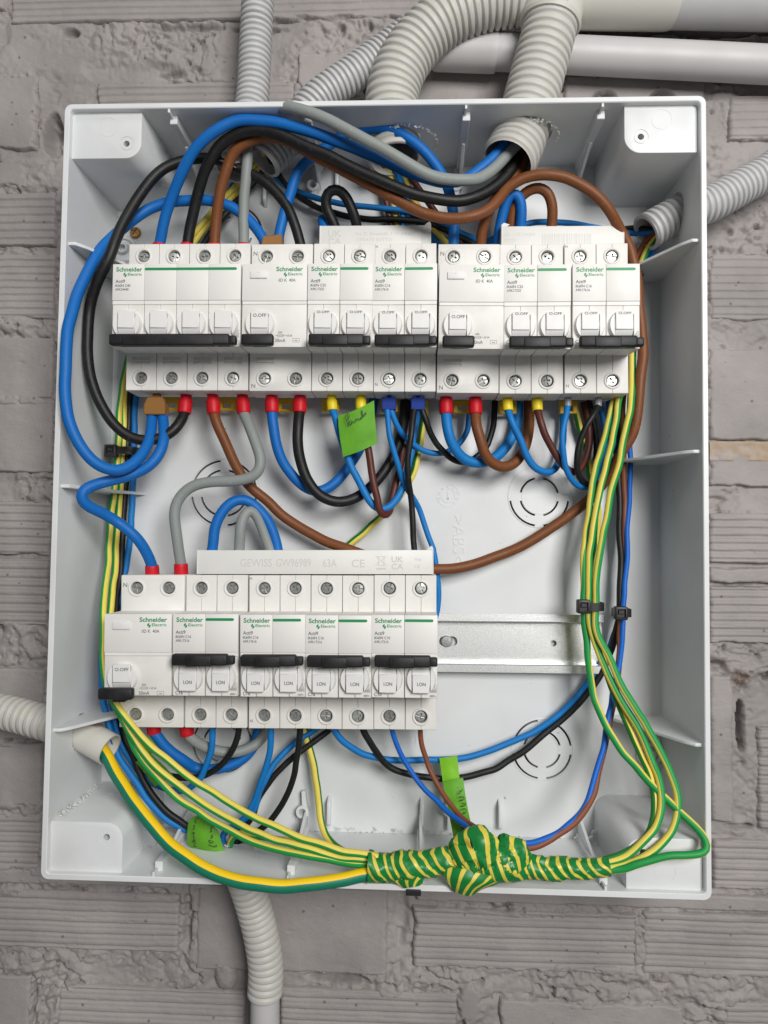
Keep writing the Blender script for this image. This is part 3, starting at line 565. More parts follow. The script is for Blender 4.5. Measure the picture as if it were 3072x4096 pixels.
# ------------------------------------------------------------------ breakers
PR = {}
def screw_mesh():
    s = MB().lathe([(3.1, -3), (3.1, -.5), (2.8, 0), (.6, .15)], (0, 0, 0), n=22).mesh('terminal_screw', ['steel'], 35); c = MB()
    c.box(-2.9, 2.9, -.55, .55, -.95, 2); s = boolcut(s, c.mesh('c', ['steel'], 0)); c = MB()
    c.box(-.55, .55, -1.9, 1.9, -1.2, 2); c.box(-1.3, 1.3, -.14, .14, -.4, 2, xf=Matrix.Rotation(.785, 4, 'Z')); s = boolcut(s, c.mesh('c', ['steel'], 0)); s.name = 'terminal_screw'; return s
SCREW = screw_mesh()
SY = 36.0
def body_mesh(kind, row):
    if (kind, row) in PR: return PR[kind, row]
    n = {'4P': 4, '2P': 2, 'RCD': 2}[kind]; nb = 23.4 if row == 1 else 21.1; sb = 21.6
    prof = [(-43.4, 13), (-43.4, 38.5), (-22.9, 38.5), (-23.0, 59.3), (nb, 59.3), (sb, 38.5), (43.3, 38.5), (43.3, 19), (41, 13)]
    q = MB(); tot = n*18
    if kind == 'RCD': q.prism(prof, .15, 35.85, 'x', b=.45, seg=2)
    else:
        for k in range(2*n):
            e0 = .13 if k % 2 == 0 else .04; e1 = .04 if k % 2 == 0 else .13
            q.prism(prof, k*9+e0, k*9+9-e1, 'x', b=.28, seg=1)
    me = q.mesh('breaker_body', ['white_plastic'], 30); c = MB()
    for k in range(n):
        for sy in (-1, 1): c.lathe([(3.55, 33.5), (3.55, 42)], (k*18+9, sy*SY, 0), n=24)
        if kind == '4P' or (kind == 'RCD' and k == 0):
            x = k*18+9
            for yy in (23.7, 26.3): c.box(x-5.2, x+5.2, yy, yy+1.7, 37.6, 42)
    me = boolcut(me, c.mesh('c', ['white_plastic'], 0)); me.name = 'breaker_body'
    if 'collar' not in PR:
        PR['collar'] = MB().lathe([(3.6, 38.3), (3.6, 38.8), (4.0, 39.05), (4.5, 39.05), (4.95, 38.7), (5.0, 38.3)], (0, 0, 0), n=30, closed=False).mesh('well_collar', ['white_plastic'], 60)
    PR[kind, row] = (me, PR['collar']); return PR[kind, row]
def drum_mesh(on):
    key = ('drum', on)
    if key in PR: return PR[key]
    q = MB(); pts = []
    for a in range(-100, 101, 10):
        r = 8.9+(0 if abs(a) > 70 else .0); pts.append((10.9+r*math.sin(math.radians(a)), 53.2+r*math.cos(math.radians(a))))
    q.prism(pts, -4.9, 4.9, 'x', b=.4)
    # flat thumb plate on the drum, below the bar when on and above it when off
    s = 1 if on else -1; mid = 10.9+s*2.2
    q.prism([(mid-5.0, 60.5), (mid-4.8, 62.35), (mid+4.8, 62.35), (mid+5.0, 60.5)], -4.6, 4.6, 'x', b=.25)
    PR[key] = q.mesh('toggle', ['toggle_plastic'], 40); return PR[key]
def bezel_mesh():
    if 'bez' in PR: return PR['bez']
    q = MB(); n = 40; R = 8.35
    # two crescent cheeks beside the drum
    for s in (-1, 1):
        a0 = math.acos(5.1/R); pts = [(s*R*math.cos(a), 10.9+R*math.sin(a)) for a in np.linspace(-a0, a0, 18)]
        bm = bmesh.new(); lo = [bm.verts.new((x, y, 58.8)) for x, y in pts]; hi = [bm.verts.new((s*5.15+(x-s*5.15)*.72, 10.9+(y-10.9)*.9, 61.9)) for x, y in pts]
        bm.faces.new(hi); bm.faces.new(lo)
        for i in range(len(pts)): j = (i+1) % len(pts); bm.faces.new((lo[i], lo[j], hi[j], hi[i]))
        bmesh.ops.recalc_face_normals(bm, faces=bm.faces[:]); q.frombm(bm)
    for s in (-1, 1):   # little hoods above and below the drum
        pts = [(x, 10.9+s*math.sqrt(max(0, R*R-x*x))) for x in np.linspace(-5, 5, 12)]; pts += [(5, 10.9+s*5.4), (-5, 10.9+s*5.4)]
        q.prism(pts, 58.8, 59.9, b=.2)
    PR['bez'] = q.mesh('toggle_surround', ['toggle_plastic'], 50); return PR['bez']
def bar(x0, x1, y, z, split=True):
    q = MB()
    if split:
        q.box(x0, x1-3.6, y-3.05, y+3.05, z-2.6, z+2.2, 1.0, seg=2); q.box(x1-4.4, x1, y-2.1, y+2.6, z-2.5, z+1.9, .8, seg=2); q.box(x0+7.5, x1-12, y-2.4, y+3.4, z-2.4, z+2.65, .7, seg=2)
    else: q.box(x0, x1, y-3.05, y+3.05, z-2.6, z+2.2, 1.1, seg=2)
    return q
def brand(q, x, z):
    text(q, 'Schneider', x, -18.9, z, 2.45, 1, .034, w=14.7); text(q, 'Electric', x+6.6, -16.5, z, 1.6, 1, .02, w=7.9)
    # leaf mark: two small slanted leaves
    for dx, dy in ((4.6, -17.3), (5.3, -16.4)):
        q.add([(x+dx-.5, dy+.75, z), (x+dx-.45, dy-.2, z), (x+dx+.1, dy-.8, z), (x+dx+.75, dy-.85, z), (x+dx+.6, dy+.1, z), (x+dx+.1, dy+.7, z)], [(0, 1, 2, 3, 4, 5)], 1)
def device(name, kind, xl, yc, row, on, label, cat, txt, tilt=0., nmarks=(), wd=None, seedv=0):
    n = {'4P': 4, '2P': 2, 'RCD': 2}[kind]; tot = n*18.
    d = empty(name, (xl, yc, 0), label, cat, 'modular breakers in the box', tilt); rnd = random.Random(seedv); d.location += V(0, rnd.uniform(-.25, .25), rnd.uniform(-.3, .35)); d.rotation_euler = (rnd.uniform(-.006, .006), tilt+rnd.uniform(-.0035, .0035), rnd.uniform(-.008, .008))
    if wd: d.scale = (wd/tot, 1, 1)
    bme, col = body_mesh(kind, row); place(bme, 'body', d)
    for k in range(n):
        for sy in (-1, 1):
            place(col, 'well_collar', d, (k*18+9, sy*SY, 0)); s = place(SCREW, 'terminal_screw', d, (k*18+9+rnd.uniform(-.25, .25), sy*SY+rnd.uniform(-.2, .2), 37.7+rnd.uniform(-.5, .1))); s.rotation_euler = (rnd.uniform(-.12, .12), rnd.uniform(0, 3.14), rnd.uniform(-.12, .12))
    q = MB()
    if kind == 'RCD': q.box(.1, 35.9, -23.1, -2.3, 57.5, 60.0, .3, seg=2); q.box(.3, 35.7, -2.2, -.4, 57.5, 59.75, .2)
    else:
        for k in range(n): q.box(k*18+.06, k*18+17.94, -23.1, -2.6, 57.5, 60.0, .25, seg=2); q.box(k*18+.12, k*18+17.88, -2.5, -.3, 57.5, 59.8, .2)
    q.build('front_cover', 'cover_plastic', d)
    xs = [k*18+9. for k in range(n)] if kind != 'RCD' else [10.4]
    for x in xs:
        place(bezel_mesh(), 'toggle_surround', d, (x, 0, 0)); t = place(drum_mesh(on), 'toggle', d, (x, 0, 0))
    by_ = .4 if on else 21.4
    if kind == 'RCD':
        b = bar(2.0, 19.2, by_, 66.2, False); 
        if row == 2: b = bar(.6, 18.6, 18.6, 66.5, False)
    else: b = bar(2.2, tot-.3, by_, 66.2)
    for x in xs: b.box(x-3.4, x+3.4, by_-2.0 if on else by_-3.5, by_+3.5 if on else by_+2.0, 59, 65.5, .4)
    b.build('handle_bar', 'bar_plastic', d, smooth=50)
    if kind == 'RCD':
        q = MB(); q.box(4.6, 14.0, -18.9, -14.8, 59, 60.9, .35, seg=2); q.box(8.6, 10.0, -18.4, -17.6, 60.8, 61.05, .1); q.build('test_button', 'toggle_plastic', d)
    # yellow foot of the rail clip
    for xc in {'4P': (18, 52.5), '2P': (8.2,), 'RCD': (17,)}[kind]:
        q = MB(); q.box(xc-5.4, xc+5.4, 42, 45.2, 8, 11.5, .4); q.box(xc-5.4, xc-2.6, 44.8, 50, 8, 11.5, .4); q.box(xc+2.6, xc+5.4, 44.8, 50, 8, 11.5, .4); q.box(xc-4, xc+4, 48.4, 50, 8.2, 11.2, .4); q.build('rail_clip', 'clip_yellow', d)
    # print
    q = MB(); z = 60.06; zl = 59.38
    if kind == 'RCD':
        brand(q, 18.9, z); text(q, 'iID K  40A', 20.2, -13.0, z, 1.75, 0, .018, w=9.4)
        text(q, '63A', 20.4, 15.7, zl, 1.15, 0, .02, w=2.2); text(q, '4.5 kA', 24.9, 17.5, zl, 1.1, 0, .02, w=3.2); 
        for a in ((18.6, 24.6, 16.9, 17.05), (19.9, 23.3, 16.3, 16.45), (19.9, 23.3, 17.5, 17.65), (19.9, 20.05, 16.3, 17.65), (23.15, 23.3, 16.3, 17.65)): q.box(a[0], a[1], a[2], a[3], zl-.01, zl)
        text(q, '30mA', 18.7, 20.6, zl, 1.95, 0, .018, w=5.7); text(q, '230V~', 12.0, 20.6, zl, 1.4, 0, .02, w=4.9); text(q, '40A', 2.2, 20.6, zl, 2.1, 0, .02, w=5.3)
        for a in ((28.4, 32.1, 18.6, 18.75), (28.4, 32.1, 20.5, 20.65), (28.4, 28.55, 18.6, 20.65), (31.95, 32.1, 18.6, 20.65)): q.box(a[0], a[1], a[2], a[3], zl-.01, zl)
        text(q, '~', 30.25, 20.5, zl, 2.0, 0, .02, 'CENTER')
        tx, tz = 10.4, 62.2; text(q, 'O.OFF', tx+.2, 7.4, 62.43, 1.8, 0, .022, 'CENTER', w=7.3)
    else:
        brand(q, 2.0, z); text(q, 'Acti9', 1.7, -12.5, z, 1.85, 0, .026, w=5.4); text(q, txt[0], 1.6, -10.2, z, 1.5, 0, .022, w=8.6); text(q, txt[1], 1.6, -8.1, z, 1.4, 0, .022, w=7.6)
        x0, x1 = 18.0, tot-2.3; q.add([(x0+.75*(1-math.cos(a)) if c else x1-.75*(1-math.cos(a)), -20.2+.75*math.sin(a), z) for c, aa in ((1, np.linspace(-1.57, 1.57, 7)), (0, np.linspace(1.57, -1.57, 7))) for a in aa], [tuple(range(14))], 1)
        cl = txt[2]; text(q, cl, 1.6, 20.3, zl, 2.0, 0, .025, w=4.0); rx = tot-5.3
        text(q, '6000', rx+.3, 17.9, zl, 1.5, 0, .02, w=4.0); text(q, '3', rx+3.6, 15.4, zl, 1.4, 0, 0, 'CENTER'); text(q, txt[3], rx+.9, 20.5, zl, 1.2, 0, .02, w=3.8)
        for a, c, e, f in ((rx-.1, rx+4.7, 16.1, 18.2), (rx+2.6, rx+4.6, 13.8, 15.8)):
            for bx_ in ((a, c, e, e+.12), (a, c, f-.12, f), (a, a+.12, e, f), (c-.12, c, e, f)): q.box(bx_[0], bx_[1], bx_[2], bx_[3], zl-.01, zl)
        if kind == '2P':
            for x in xs:
                if on: text(q, 'I.ON', x+.2, 14.1, 62.42, 1.85, 0, .03, 'CENTER', w=4.6)
                else: text(q, 'O.OFF', x+.2, 5.4, 62.42, 1.35, 0, .03, 'CENTER', w=6.8)
    for nx_, ny_, sz in nmarks: text(q, 'N', nx_, ny_, 38.56, sz, 0, .012)
    if q.f: q.build('printed_marks', ['print_grey', 'print_green'], d, smooth=0, recalc=False)
    return d
T1 = math.radians(-.28); T2 = math.radians(-1.0)
Y1 = -99.6
NR = ((1.4, -36.6, 2.4), (1.5, 41.4, 2.4)); NB = ((.6, -41, 1.4), (.9, 39.9, 1.7))
device('circuit_breaker', '4P', -148.0, Y1-.2, 1, False, 'four-pole C40 circuit breaker with one long black bar, leftmost in the top row', 'circuit breaker', ('iK60N C40', 'A9K24440', 'C40', '400V~'), 0, wd=72.2, seedv=1)
device('residual_current_device', 'RCD', -75.5, Y1, 1, False, 'white residual current device with small test button, right of the four-pole breaker', 'residual current device', None, 0, NR, 36.3, 2)
device('circuit_breaker', '2P', -38.9, Y1, 1, False, 'double-pole C25 breaker switched off, with the green Plancha sticker below it', 'circuit breaker', ('iK60N C25', 'A9K17225', 'C25', '400V~'), 0, (), 35.9, 3)
device('circuit_breaker', '2P', -2.8, Y1+.2, 1, False, 'double-pole C16 breaker switched off, with navy twin ferrules under it', 'circuit breaker', ('iK60N C16', 'A9K17616', 'C16', '230V~'), 0, NB, 35.9, 4)
device('residual_current_device', 'RCD', 33.3, Y1+.4, 1, False, 'white residual current device with red ferrules, in the middle right of the top row', 'residual current device', None, 0, NR, 35.7, 5)
device('circuit_breaker', '2P', 69.3, Y1+.9, 1, False, 'double-pole C25 breaker switched off, with blue and dark brown wires in yellow ferrules', 'circuit breaker', ('iK60N C25', 'A9K17225', 'C25', '400V~'), 0, (), 36.3, 6)
device('circuit_breaker', '2P', 106.0, Y1+.6, 1, False, 'double-pole C16 breaker switched off at the right end of the top row', 'circuit breaker', ('iK60N C16', 'A9K17616', 'C16', '230V~'), 0, NB, 36.2, 7)
YR = lambda x: 94.6-(x+128)*.0145
device('residual_current_device', 'RCD', -146.6, YR(-128)+.2, 2, False, 'white residual current device with lowered short black handle, left end of the bottom row', 'residual current device', None, T2, NR, 37.4, 8)
device('circuit_breaker', '2P', -108.7, YR(-98), 2, True, 'double-pole C16 breaker switched on, first to the right of the bottom residual current device', 'circuit breaker', ('iK60N C16', 'A9K17216', 'C16', '400V~'), T2, (), 36.0, 9)
device('circuit_breaker', '2P', -72.5, YR(-58), 2, True, 'double-pole C16 breaker switched on with small N marks, second of the four bottom breakers', 'circuit breaker', ('iK60N C16', 'A9K17616', 'C16', '230V~'), T2*.8, NB, 35.6, 10)
device('circuit_breaker', '2P', -36.8, YR(-20), 2, True, 'double-pole C16 breaker switched on, next to the C10 breaker', 'circuit breaker', ('iK60N C16', 'A9K17216', 'C16', '400V~'), T2*.6, (), 36.0, 11)
device('circuit_breaker', '2P', -.5, YR(17), 2, True, 'double-pole C10 breaker switched on, right end of the bottom row', 'circuit breaker', ('iK60N C10', 'A9K17210', 'C10', '400V~'), T2*.4, (), 35.6, 12)

# ------------------------------------------------------------------ busbar combs
def busbar(x0, x1, y0, y1, z0, z1, label, prints, tilt=0, chip=1, prongs=()):
    d = empty('busbar_comb', (x0, y1, 0), label, 'busbar', 'white busbar combs', tilt); L = x1-x0; h = y1-y0; q = MB()
    q.box(0, L, -h, 0, z1-1.2, z1, .3, seg=2); q.box(.2, L-.2, -h+.1, -h+1.5, z0, z1-.4, .25); q.box(.2, L-.2, -1.4, -.1, z0, z1-.4, .25); q.box(.3, L-.3, -h+.6, -.5, z0, z0+1.2)
    for x, s in ((0, -1), (L, 1)): q.box(x-.9 if s > 0 else x-.1, x+.1 if s > 0 else x+.9, -h-.2, 0, z0, z1+.1, .3)
    q.prism([(0, -h), (3.2, -h), (5, -h-1.3), (1.5, -h-2.4), (0, -h-1.1)] if chip < 0 else [(L, -h), (L-4, -h-.1), (L-3, -h-1.1), (L-.8, -h-2.5), (L, -h-1)], z1-3.2, z1-.4, b=.15)
    q.build('cover', 'bus_plastic', d)
    for x in prongs: MB().box(x-1.6, x+1.6, -1, 4, (z0+z1)/2-.5, (z0+z1)/2+.8, .1).build('prong', 'copper', d)
    for fn in prints(z1+.05): q = MB(); fn(q); q.build('printed_marks', 'print_faint', d, smooth=0, recalc=False)
    return d
def barcode(q, x, w_, y0, y1, z, seed):
    r = random.Random(seed); e = x+w_
    while x < e: a = r.uniform(.2, .6); q.box(x, x+a, y0, y1, z-.01, z); x += a+r.uniform(.25, .6)
def pr1(z):
    yield lambda q: text(q, 'UK', 5.0, -6.9, z, 3.9, 0, .03, w=8)
    yield lambda q: text(q, 'CA', 5.0, -2.2, z, 3.9, 0, .03, w=8)
    yield lambda q: text(q, 'Via D. Bosatelli, 1 IT-24069', 21, -7.6, z, 2.0, w=34.8)
    yield lambda q: text(q, 'CENATE SOTTO', 21.8, -4.0, z, 2.0, w=21)
    yield lambda q: barcode(q, 60, 5, -11, -2, z, 1)
def pr2(z):
    yield lambda q: text(q, 'elli, 1 IT-24069', 1.5, -7.6, z, 2.0, w=18)
    yield lambda q: text(q, 'OTTO', 1.2, -4.0, z, 2.0, w=7)
    yield lambda q: barcode(q, 23.5, 28, -8.8, -1, z, 2)
def pr3(z):
    for t, x, y, h, w_ in (('GEWISS', 25.4, -4.4, 4.5, 18.4), ('GW96989', 46.2, -4.4, 4.5, 20.2), ('63A', 73.2, -4.2, 4.5, 8), ('CE', 89.8, -4.0, 4.5, 7.4), ('UK', 112.6, -6.9, 3.3, 6.8), ('CA', 112.6, -2.8, 3.3, 6.8), ('Via', 125.6, -7.6, 1.9, 4), ('CE', 125.6, -3.6, 1.9, 3.4)):
        yield lambda q, t=t, x=x, y=y, h=h, w_=w_: text(q, t, x, y, z, h, 0, .03 if t in ('UK', 'CA') else .008, w=w_)
    def bin_(q):   # crossed-out bin
        for a in (0, 1): q.add([(103.2+a*7, -10.8, z), (103.5+a*7, -10.8, z), (110.2-a*7, -4.6, z), (109.8-a*7, -4.6, z)], [(0, 1, 2, 3)])
        for a in ((104.3, 109, -10.2, -9.9), (104.9, 105.2, -9.9, -5), (108.2, 108.5, -9.9, -5), (104.9, 108.5, -5.2, -4.9), (104, 109.3, -3.6, -2.6)): q.box(a[0], a[1], a[2], a[3], z-.01, z)
    yield bin_
busbar(-36.3, 29.5, -156.2, -142.7, 18, 33, 'white busbar comb with a recycled UKCA print above the first C25 breaker', pr1, 0, 1)
busbar(70.6, 141.6, -155.2, -141.7, 18, 33, 'white busbar comb with barcode print above the right C25 and C16 breakers', pr2, 0, -1)
busbar(-103.9, 32.6, 36.2, 50.0, 19, 37, 'long white busbar comb with grey 63A print over the bottom row', pr3, math.radians(-.75), 1, (8, 26, 44, 62, 80, 98, 116, 129))

# ------------------------------------------------------------------ wires (paths: picture point and height above the back plate in mm)
YG = ('green_pvc', 'yellow_pvc'); DYG = ('dark_green_pvc', 'yellow_pvc'); BYG = ('teal_green_pvc', 'deep_yellow_pvc')
# four supply wires out of the big conduit
wire('blue_wire', 'thick blue wire arching from the big conduit to the first four-pole breaker terminal', 'blue_pvc', 3.15, '3:340,-30,40; 3:250,60,42; 3:170,150,43; 3:60,245,44; 2:1600,680,44; 2:1400,705,48; 2:1150,640,52; 2:900,535,54; 2:600,405,56; 2:300,290,57; 2:0,200,57; 1:1450,155,57; 1:1200,160,57; 1:1000,265,56; 1:820,440,52; 1:700,650,46; 1:610,870,39; 1:550,1060,34; 1:512,1275,29', ferend='red')
wire('black_wire', 'thick black wire swooping under the blue one from the big conduit to the second terminal', 'black_pvc', 3.2, '3:430,20,36; 3:385,150,37; 3:310,290,40; 3:150,430,44; 3:0,500,47; 2:1500,893,49; 2:1200,835,51; 2:900,725,53; 2:600,590,54; 2:300,445,55; 2:0,325,55; 1:1500,262,54; 1:1270,260,53; 1:1070,370,50; 1:960,520,46; 1:880,720,40; 1:820,950,34; 1:775,1150,30; 1:762,1275,28', ferend='red')
wire('brown_wire', 'thick brown wire hanging lowest of the supply wires, ending at the third breaker terminal', 'brown_pvc', 3.15, '3:470,60,33; 3:430,190,34; 3:350,320,36; 3:270,450,41; 3:150,590,45; 3:0,660,47; 2:1450,1045,47; 2:1200,985,47; 2:950,862,47; 2:700,718,47; 2:450,580,47; 2:250,480,47; 2:0,345,47; 1:1480,300,47; 1:1330,338,46; 1:1200,410,45; 1:1120,560,42; 1:1070,750,38; 1:1040,950,34; 1:1012,1150,30; 1:1005,1280,28', ferend='red')
wire('grey_wire', 'thick grey wire lying over the blue supply wire and dropping to the fourth terminal', 'grey_pvc', 3.15, '3:400,20,42; 3:300,115,43; 3:200,225,46; 3:50,330,50; 2:1659,692,52; 2:1450,688,56; 2:1250,632,61; 2:1000,500,64; 2:700,330,66; 2:500,218,66; 2:300,120,66; 2:100,62,64; 2:-50,42,60; D:583,240,52; D:556,258,44; D:540,285,38; 1:1305,480,36; 1:1282,700,34; 1:1272,1000,30; 1:1268,1280,28', ferend='red')
wire('black_wire', 'thick black wire looping round the left end of the four-pole breaker', 'black_pvc', 3.1, 'E:1195,1015,26; 1175,1065,29; 1130,1125,32; 1050,1177,34; 930,1195,36; 800,1140,38; 680,1010,40; 600,830,42; 568,600,44; 580,350,45; 640,150,50; A:710,1659,52; 780,1480,49; 900,1270,44; 1050,1095,40; 1200,1035,38; 1330,1022,36; 1450,1042,34; 1600,1110,33; B:50,1170,33; 170,1290,32; 240,1430,31; 290,1590,29', fer='red')
fw = wire('blue_wire', 'thick blue wire making the widest loop down the far left side of the box', 'blue_pvc', 3.15, 'E:985,1040,27; 985,1090,30; 972,1170,36; 925,1275,44; 840,1360,51; 740,1390,57; 620,1345,63; 520,1230,67; 450,1070,69; 421,900,69; 424,700,69; 447,480,66; 500,250,59; A:630,1659,49; 720,1545,41; 830,1440,35; 980,1352,30; 1150,1308,29; 1330,1300,29; 1480,1330,29; 1590,1395,28; B:15,1490,28; 70,1590,28')
q = MB(); p = P3('E:1015,985,27.5')[0]; q.prism([(-6.3, 4.6), (-6.3, -1.5), (-4.6, -5.4), (-3.0, -6.2), (3.4, -6.2), (5.0, -5.4), (6.3, -1.5), (6.3, 4.6)], -4.2, 4.2, b=.5, xf=Matrix.Translation(p)); q.box(p[0]-2, p[0]+2, p[1]-9, p[1]-5.5, p[2]-2, p[2]+2, .3); q.build('twin_ferrule', 'brown_plastic', fw)
fw = wire('blue_wire', 'thick blue wire rising from the brown ferrule over to the right residual current device', 'blue_pvc', 3.1, 'B:140,1580,28; 155,1500,29; 185,1370,30; 235,1220,32; 310,1075,34; 400,985,36; 500,915,38; 620,845,40; 730,825,41; 830,832,42; 950,872,43; 1075,965,42; 1180,1090,38; 1240,1210,34; 1275,1360,30; 1280,1590,27')
q = MB(); p = P3('B:108,1572,28')[0]; q.prism([(-6.3, 3), (-5, -2.6), (6.3, -3.6), (6.3, 3)], -4, 4, b=.5, xf=Matrix.Translation(p)); q.build('twin_ferrule', 'brown_plastic', fw)
wire('blue_wire', 'thick blue wire bending sharply back at the left to the bottom row', 'blue_pvc', 3.15, 'E:1055,1040,27; 1060,1100,30; 1060,1180,35; 1040,1275,39; 980,1355,42; 880,1410,44; 740,1452,49; 620,1483,54; 545,1512,58; 513,1550,59; 550,1608,56; 650,1655,49; H:760,62,42; 860,142,40; 930,220,36; 970,300,32; 985,352,29', ferend='red', smooth=4)
wire('grey_wire', 'thick grey wire in an S bend from the four-pole breaker to the bottom row', 'grey_pvc', 3.15, 'E:1580,1018,26; 8:1195,310,31; 1240,440,33; 1270,550,34; 1255,640,34; 1175,690,34; 1050,717,34; 900,722,34; 760,742,34; 655,800,34; 597,895,34; 582,1000,34; 597,1130,33; 620,1270,31; 640,1378,29', fer='red', ferend='red')
wire('brown_wire', 'long thick brown wire passing behind the lower comb and up the right side', 'brown_pvc', 3.1, 'E:1385,1018,26; 1400,1070,27; 1430,1150,26; 1475,1260,24; 1540,1380,21; 1620,1490,18; 8:1300,862,16; 1450,1000,14; I:300,112,13; 460,195,14; 620,248,16; 900,340,16; 1050,372,16; 1160,376,16; 1280,370,15; 1400,345,13; 1520,300,12; 5:250,1475,10; 500,1360,10; 700,1225,10; 900,1078,11; 1060,950,13; 1200,765,16; 1300,590,20; 1400,420,23; 1455,200,25; 1475,0,26; G:845,700,26; 845,500,26; 825,330,26; D:1377,600,26; D:1368,560,27; D:1353,520,29; 3:1245,745,31; 1190,638,36; 1090,503,39; 950,393,41; 780,314,42; 620,286,42; 480,302,41; 370,348,40; 270,435,38; 190,520,37; 125,640,34; 85,760,31; 70,900,27', fer='red')
# loops behind the combs
wire('brown_wire', 'short thick brown loop standing behind the right busbar comb', 'brown_pvc', 3.05, '3:322,790,22; 340,640,26; 400,500,29; 490,415,32; 580,397,34; 650,445,33; 684,560,31; 684,640,29; 674,730,26; 668,800,25')
wire('blue_wire', 'short thick blue loop beside the brown loop at the left end of the right comb', 'blue_pvc', 3.1, '3:212,900,22; 232,700,26; 272,540,30; 322,452,33; 366,447,33; 402,520,32; 414,620,30; 408,720,27; 402,800,25')
wire('black_wire', 'short thick black loop above the left upper busbar comb', 'black_pvc', 3.05, '2:455,1190,24; 420,1100,27; 370,990,29; 345,890,32; 360,800,34; 415,768,35; 480,790,34; 545,870,33; 590,980,31; 622,1090,28; 632,1200,24')
wire('blue_wire', 'short thick blue stub behind the black loop on the left upper comb', 'blue_pvc', 3.0, '2:340,1190,26; 325,1110,25; 316,1060,22; 330,1040,17; 370,1090,11; 400,1200,8')
wire('blue_wire', 'thick blue arch above the left end of the long lower comb', 'blue_pvc', 3.1, '8:875,1330,28; 885,1260,29; 905,1130,30; 950,1000,30; 1020,905,29; 1115,868,27; 1215,905,25; 1305,1005,23; 1370,1120,22; 1405,1260,21; 1412,1330,21')
wire('grey_wire', 'thick grey arch nested under the blue arch above the lower comb', 'grey_pvc', 3.1, '8:1098,1330,28; 1100,1270,28; 1106,1130,30; 1128,1000,29; 1180,932,27; 1235,985,25; 1295,1120,23; 1350,1270,22; 1365,1340,22')
# under the top row
wire('blue_wire', 'thick blue wire in a deep curve left of the Plancha sticker', 'blue_pvc', 3.1, 'F:103,1010,26; 108,1080,27; 122,1180,26; 155,1300,24; 230,1430,21; 330,1515,18; 430,1518,16; 530,1450,14; 620,1345,12; 690,1210,10; 740,1050,8; 765,920,7', fer='red')
wire('black_wire', 'thick black wire in a deep curve over a blue one, left of the Plancha sticker', 'black_pvc', 3.15, 'F:282,1010,26; 274,1100,29; 272,1210,29; 288,1330,28; 340,1470,26; 430,1568,24; 530,1600,22; 640,1572,20; 740,1500,18; 850,1370,16; 920,1240,14; 955,1100,11; 968,940,8', fer='red')
wire('blue_wire', 'medium blue wire passing behind the Plancha sticker and turning up again', 'light_blue_pvc', 2.2, 'F:495,995,26; 515,1050,28; 535,1120,28; 560,1210,28; 610,1330,28; 660,1440,27; 720,1560,27; 780,1632,25; 840,1640,24; 900,1590,22; 955,1490,19; 990,1350,16; 1015,1200,13; 1042,1020,9; 1050,930,7', fer='yellow')
wire('dark_brown_wire', 'dark brown wire coming out under the Plancha sticker and turning in a narrow U', 'dark_brown_pvc', 2.2, 'F:680,990,26; 700,1120,29; 727,1240,30; 750,1400,30; 4:618,930,30; 635,1050,29; 668,1140,27; 720,1125,24; 758,1020,19; 775,900,17; 805,760,15; 845,600,12; 880,450,10; 905,300,8; 920,120,7', fer='yellow')
tw = wire('blue_wire', 'thin blue wire running down past the lower comb to the right of the C10 breaker', 'light_blue_pvc', 1.75, 'F:850,1000,28; 860,1100,29; 885,1240,28; 920,1370,26; 962,1470,22; 1010,1560,18; 4:985,1055,13; 1050,1200,12; 1100,1330,12; 1140,1480,12; I:1140,230,12; 1163,340,12; 1180,500,11; 1178,640,10; 1150,720,9')
TW = []
for u, par in ((862, tw),):
    q = MB(); p = P3('F:%d,962,26.5' % u)[0]; q.box(p[0]-4.1, p[0]+4.1, p[1]-4, p[1]+3.6, p[2]-2.6, p[2]+2.6, .35); q.box(p[0]-1.2, p[0]+1.2, p[1]-9, p[1]-3, p[2]-1.2, p[2]+1.2, .2); q.build('twin_ferrule', 'navy_plastic', par)
wire('blue_wire', 'thin blue wire crossing to the right from the first navy twin ferrule', 'light_blue_pvc', 1.75, 'F:876,1000,27; 900,1080,26; 950,1160,22; 1010,1215,18; 1080,1260,15; 1160,1285,13; 1240,1272,12; 1320,1215,11; 1370,1110,9; 1387,960,7')
tw = wire('black_wire', 'thin black wire dropping straight from the second navy twin ferrule behind the lower comb', 'black_pvc', 1.85, 'F:1025,1000,28; 1005,1130,32; 987,1300,31; 985,1450,28; 4:925,960,23; 945,1200,22; 963,1440,21; 968,1540,20')
q = MB(); p = P3('F:1050,962,26.5')[0]; q.box(p[0]-4.1, p[0]+4.1, p[1]-4, p[1]+3.6, p[2]-2.6, p[2]+2.6, .35); q.box(p[0]-1.2, p[0]+1.2, p[1]-9, p[1]-3, p[2]-1.2, p[2]+1.2, .2); q.build('twin_ferrule', 'navy_plastic', tw)
wire('black_wire', 'thin black wire curving right from the second navy twin ferrule', 'black_pvc', 1.85, 'F:1077,1000,27; 1110,1090,26; 1155,1185,21; 1220,1280,17; 1300,1338,14; 1370,1348,12; 1435,1310,11; 1505,1220,10; 1535,1100,8; 1548,940,6')
wire('earth_wire', 'green and yellow wire running diagonally behind the black wires between the rows', DYG, 2.0, 'F:1100,940,5; 1088,1100,6; 1062,1250,6; 1025,1400,6; 4:880,880,6; 780,1020,6; 600,1190,6; 450,1330,6; 340,1420,6; 230,1520,6', yg=.25)
wire('blue_wire', 'thick blue wire in a wide U beside the brown U under the top row', 'light_blue_pvc', 3.1, 'F:1232,1020,26; 1240,1110,28; 1280,1225,26; 1350,1312,22; 1440,1342,19; 1530,1318,17; 5:270,525,12; 335,420,10; 378,290,8; 388,110,7', fer='red')
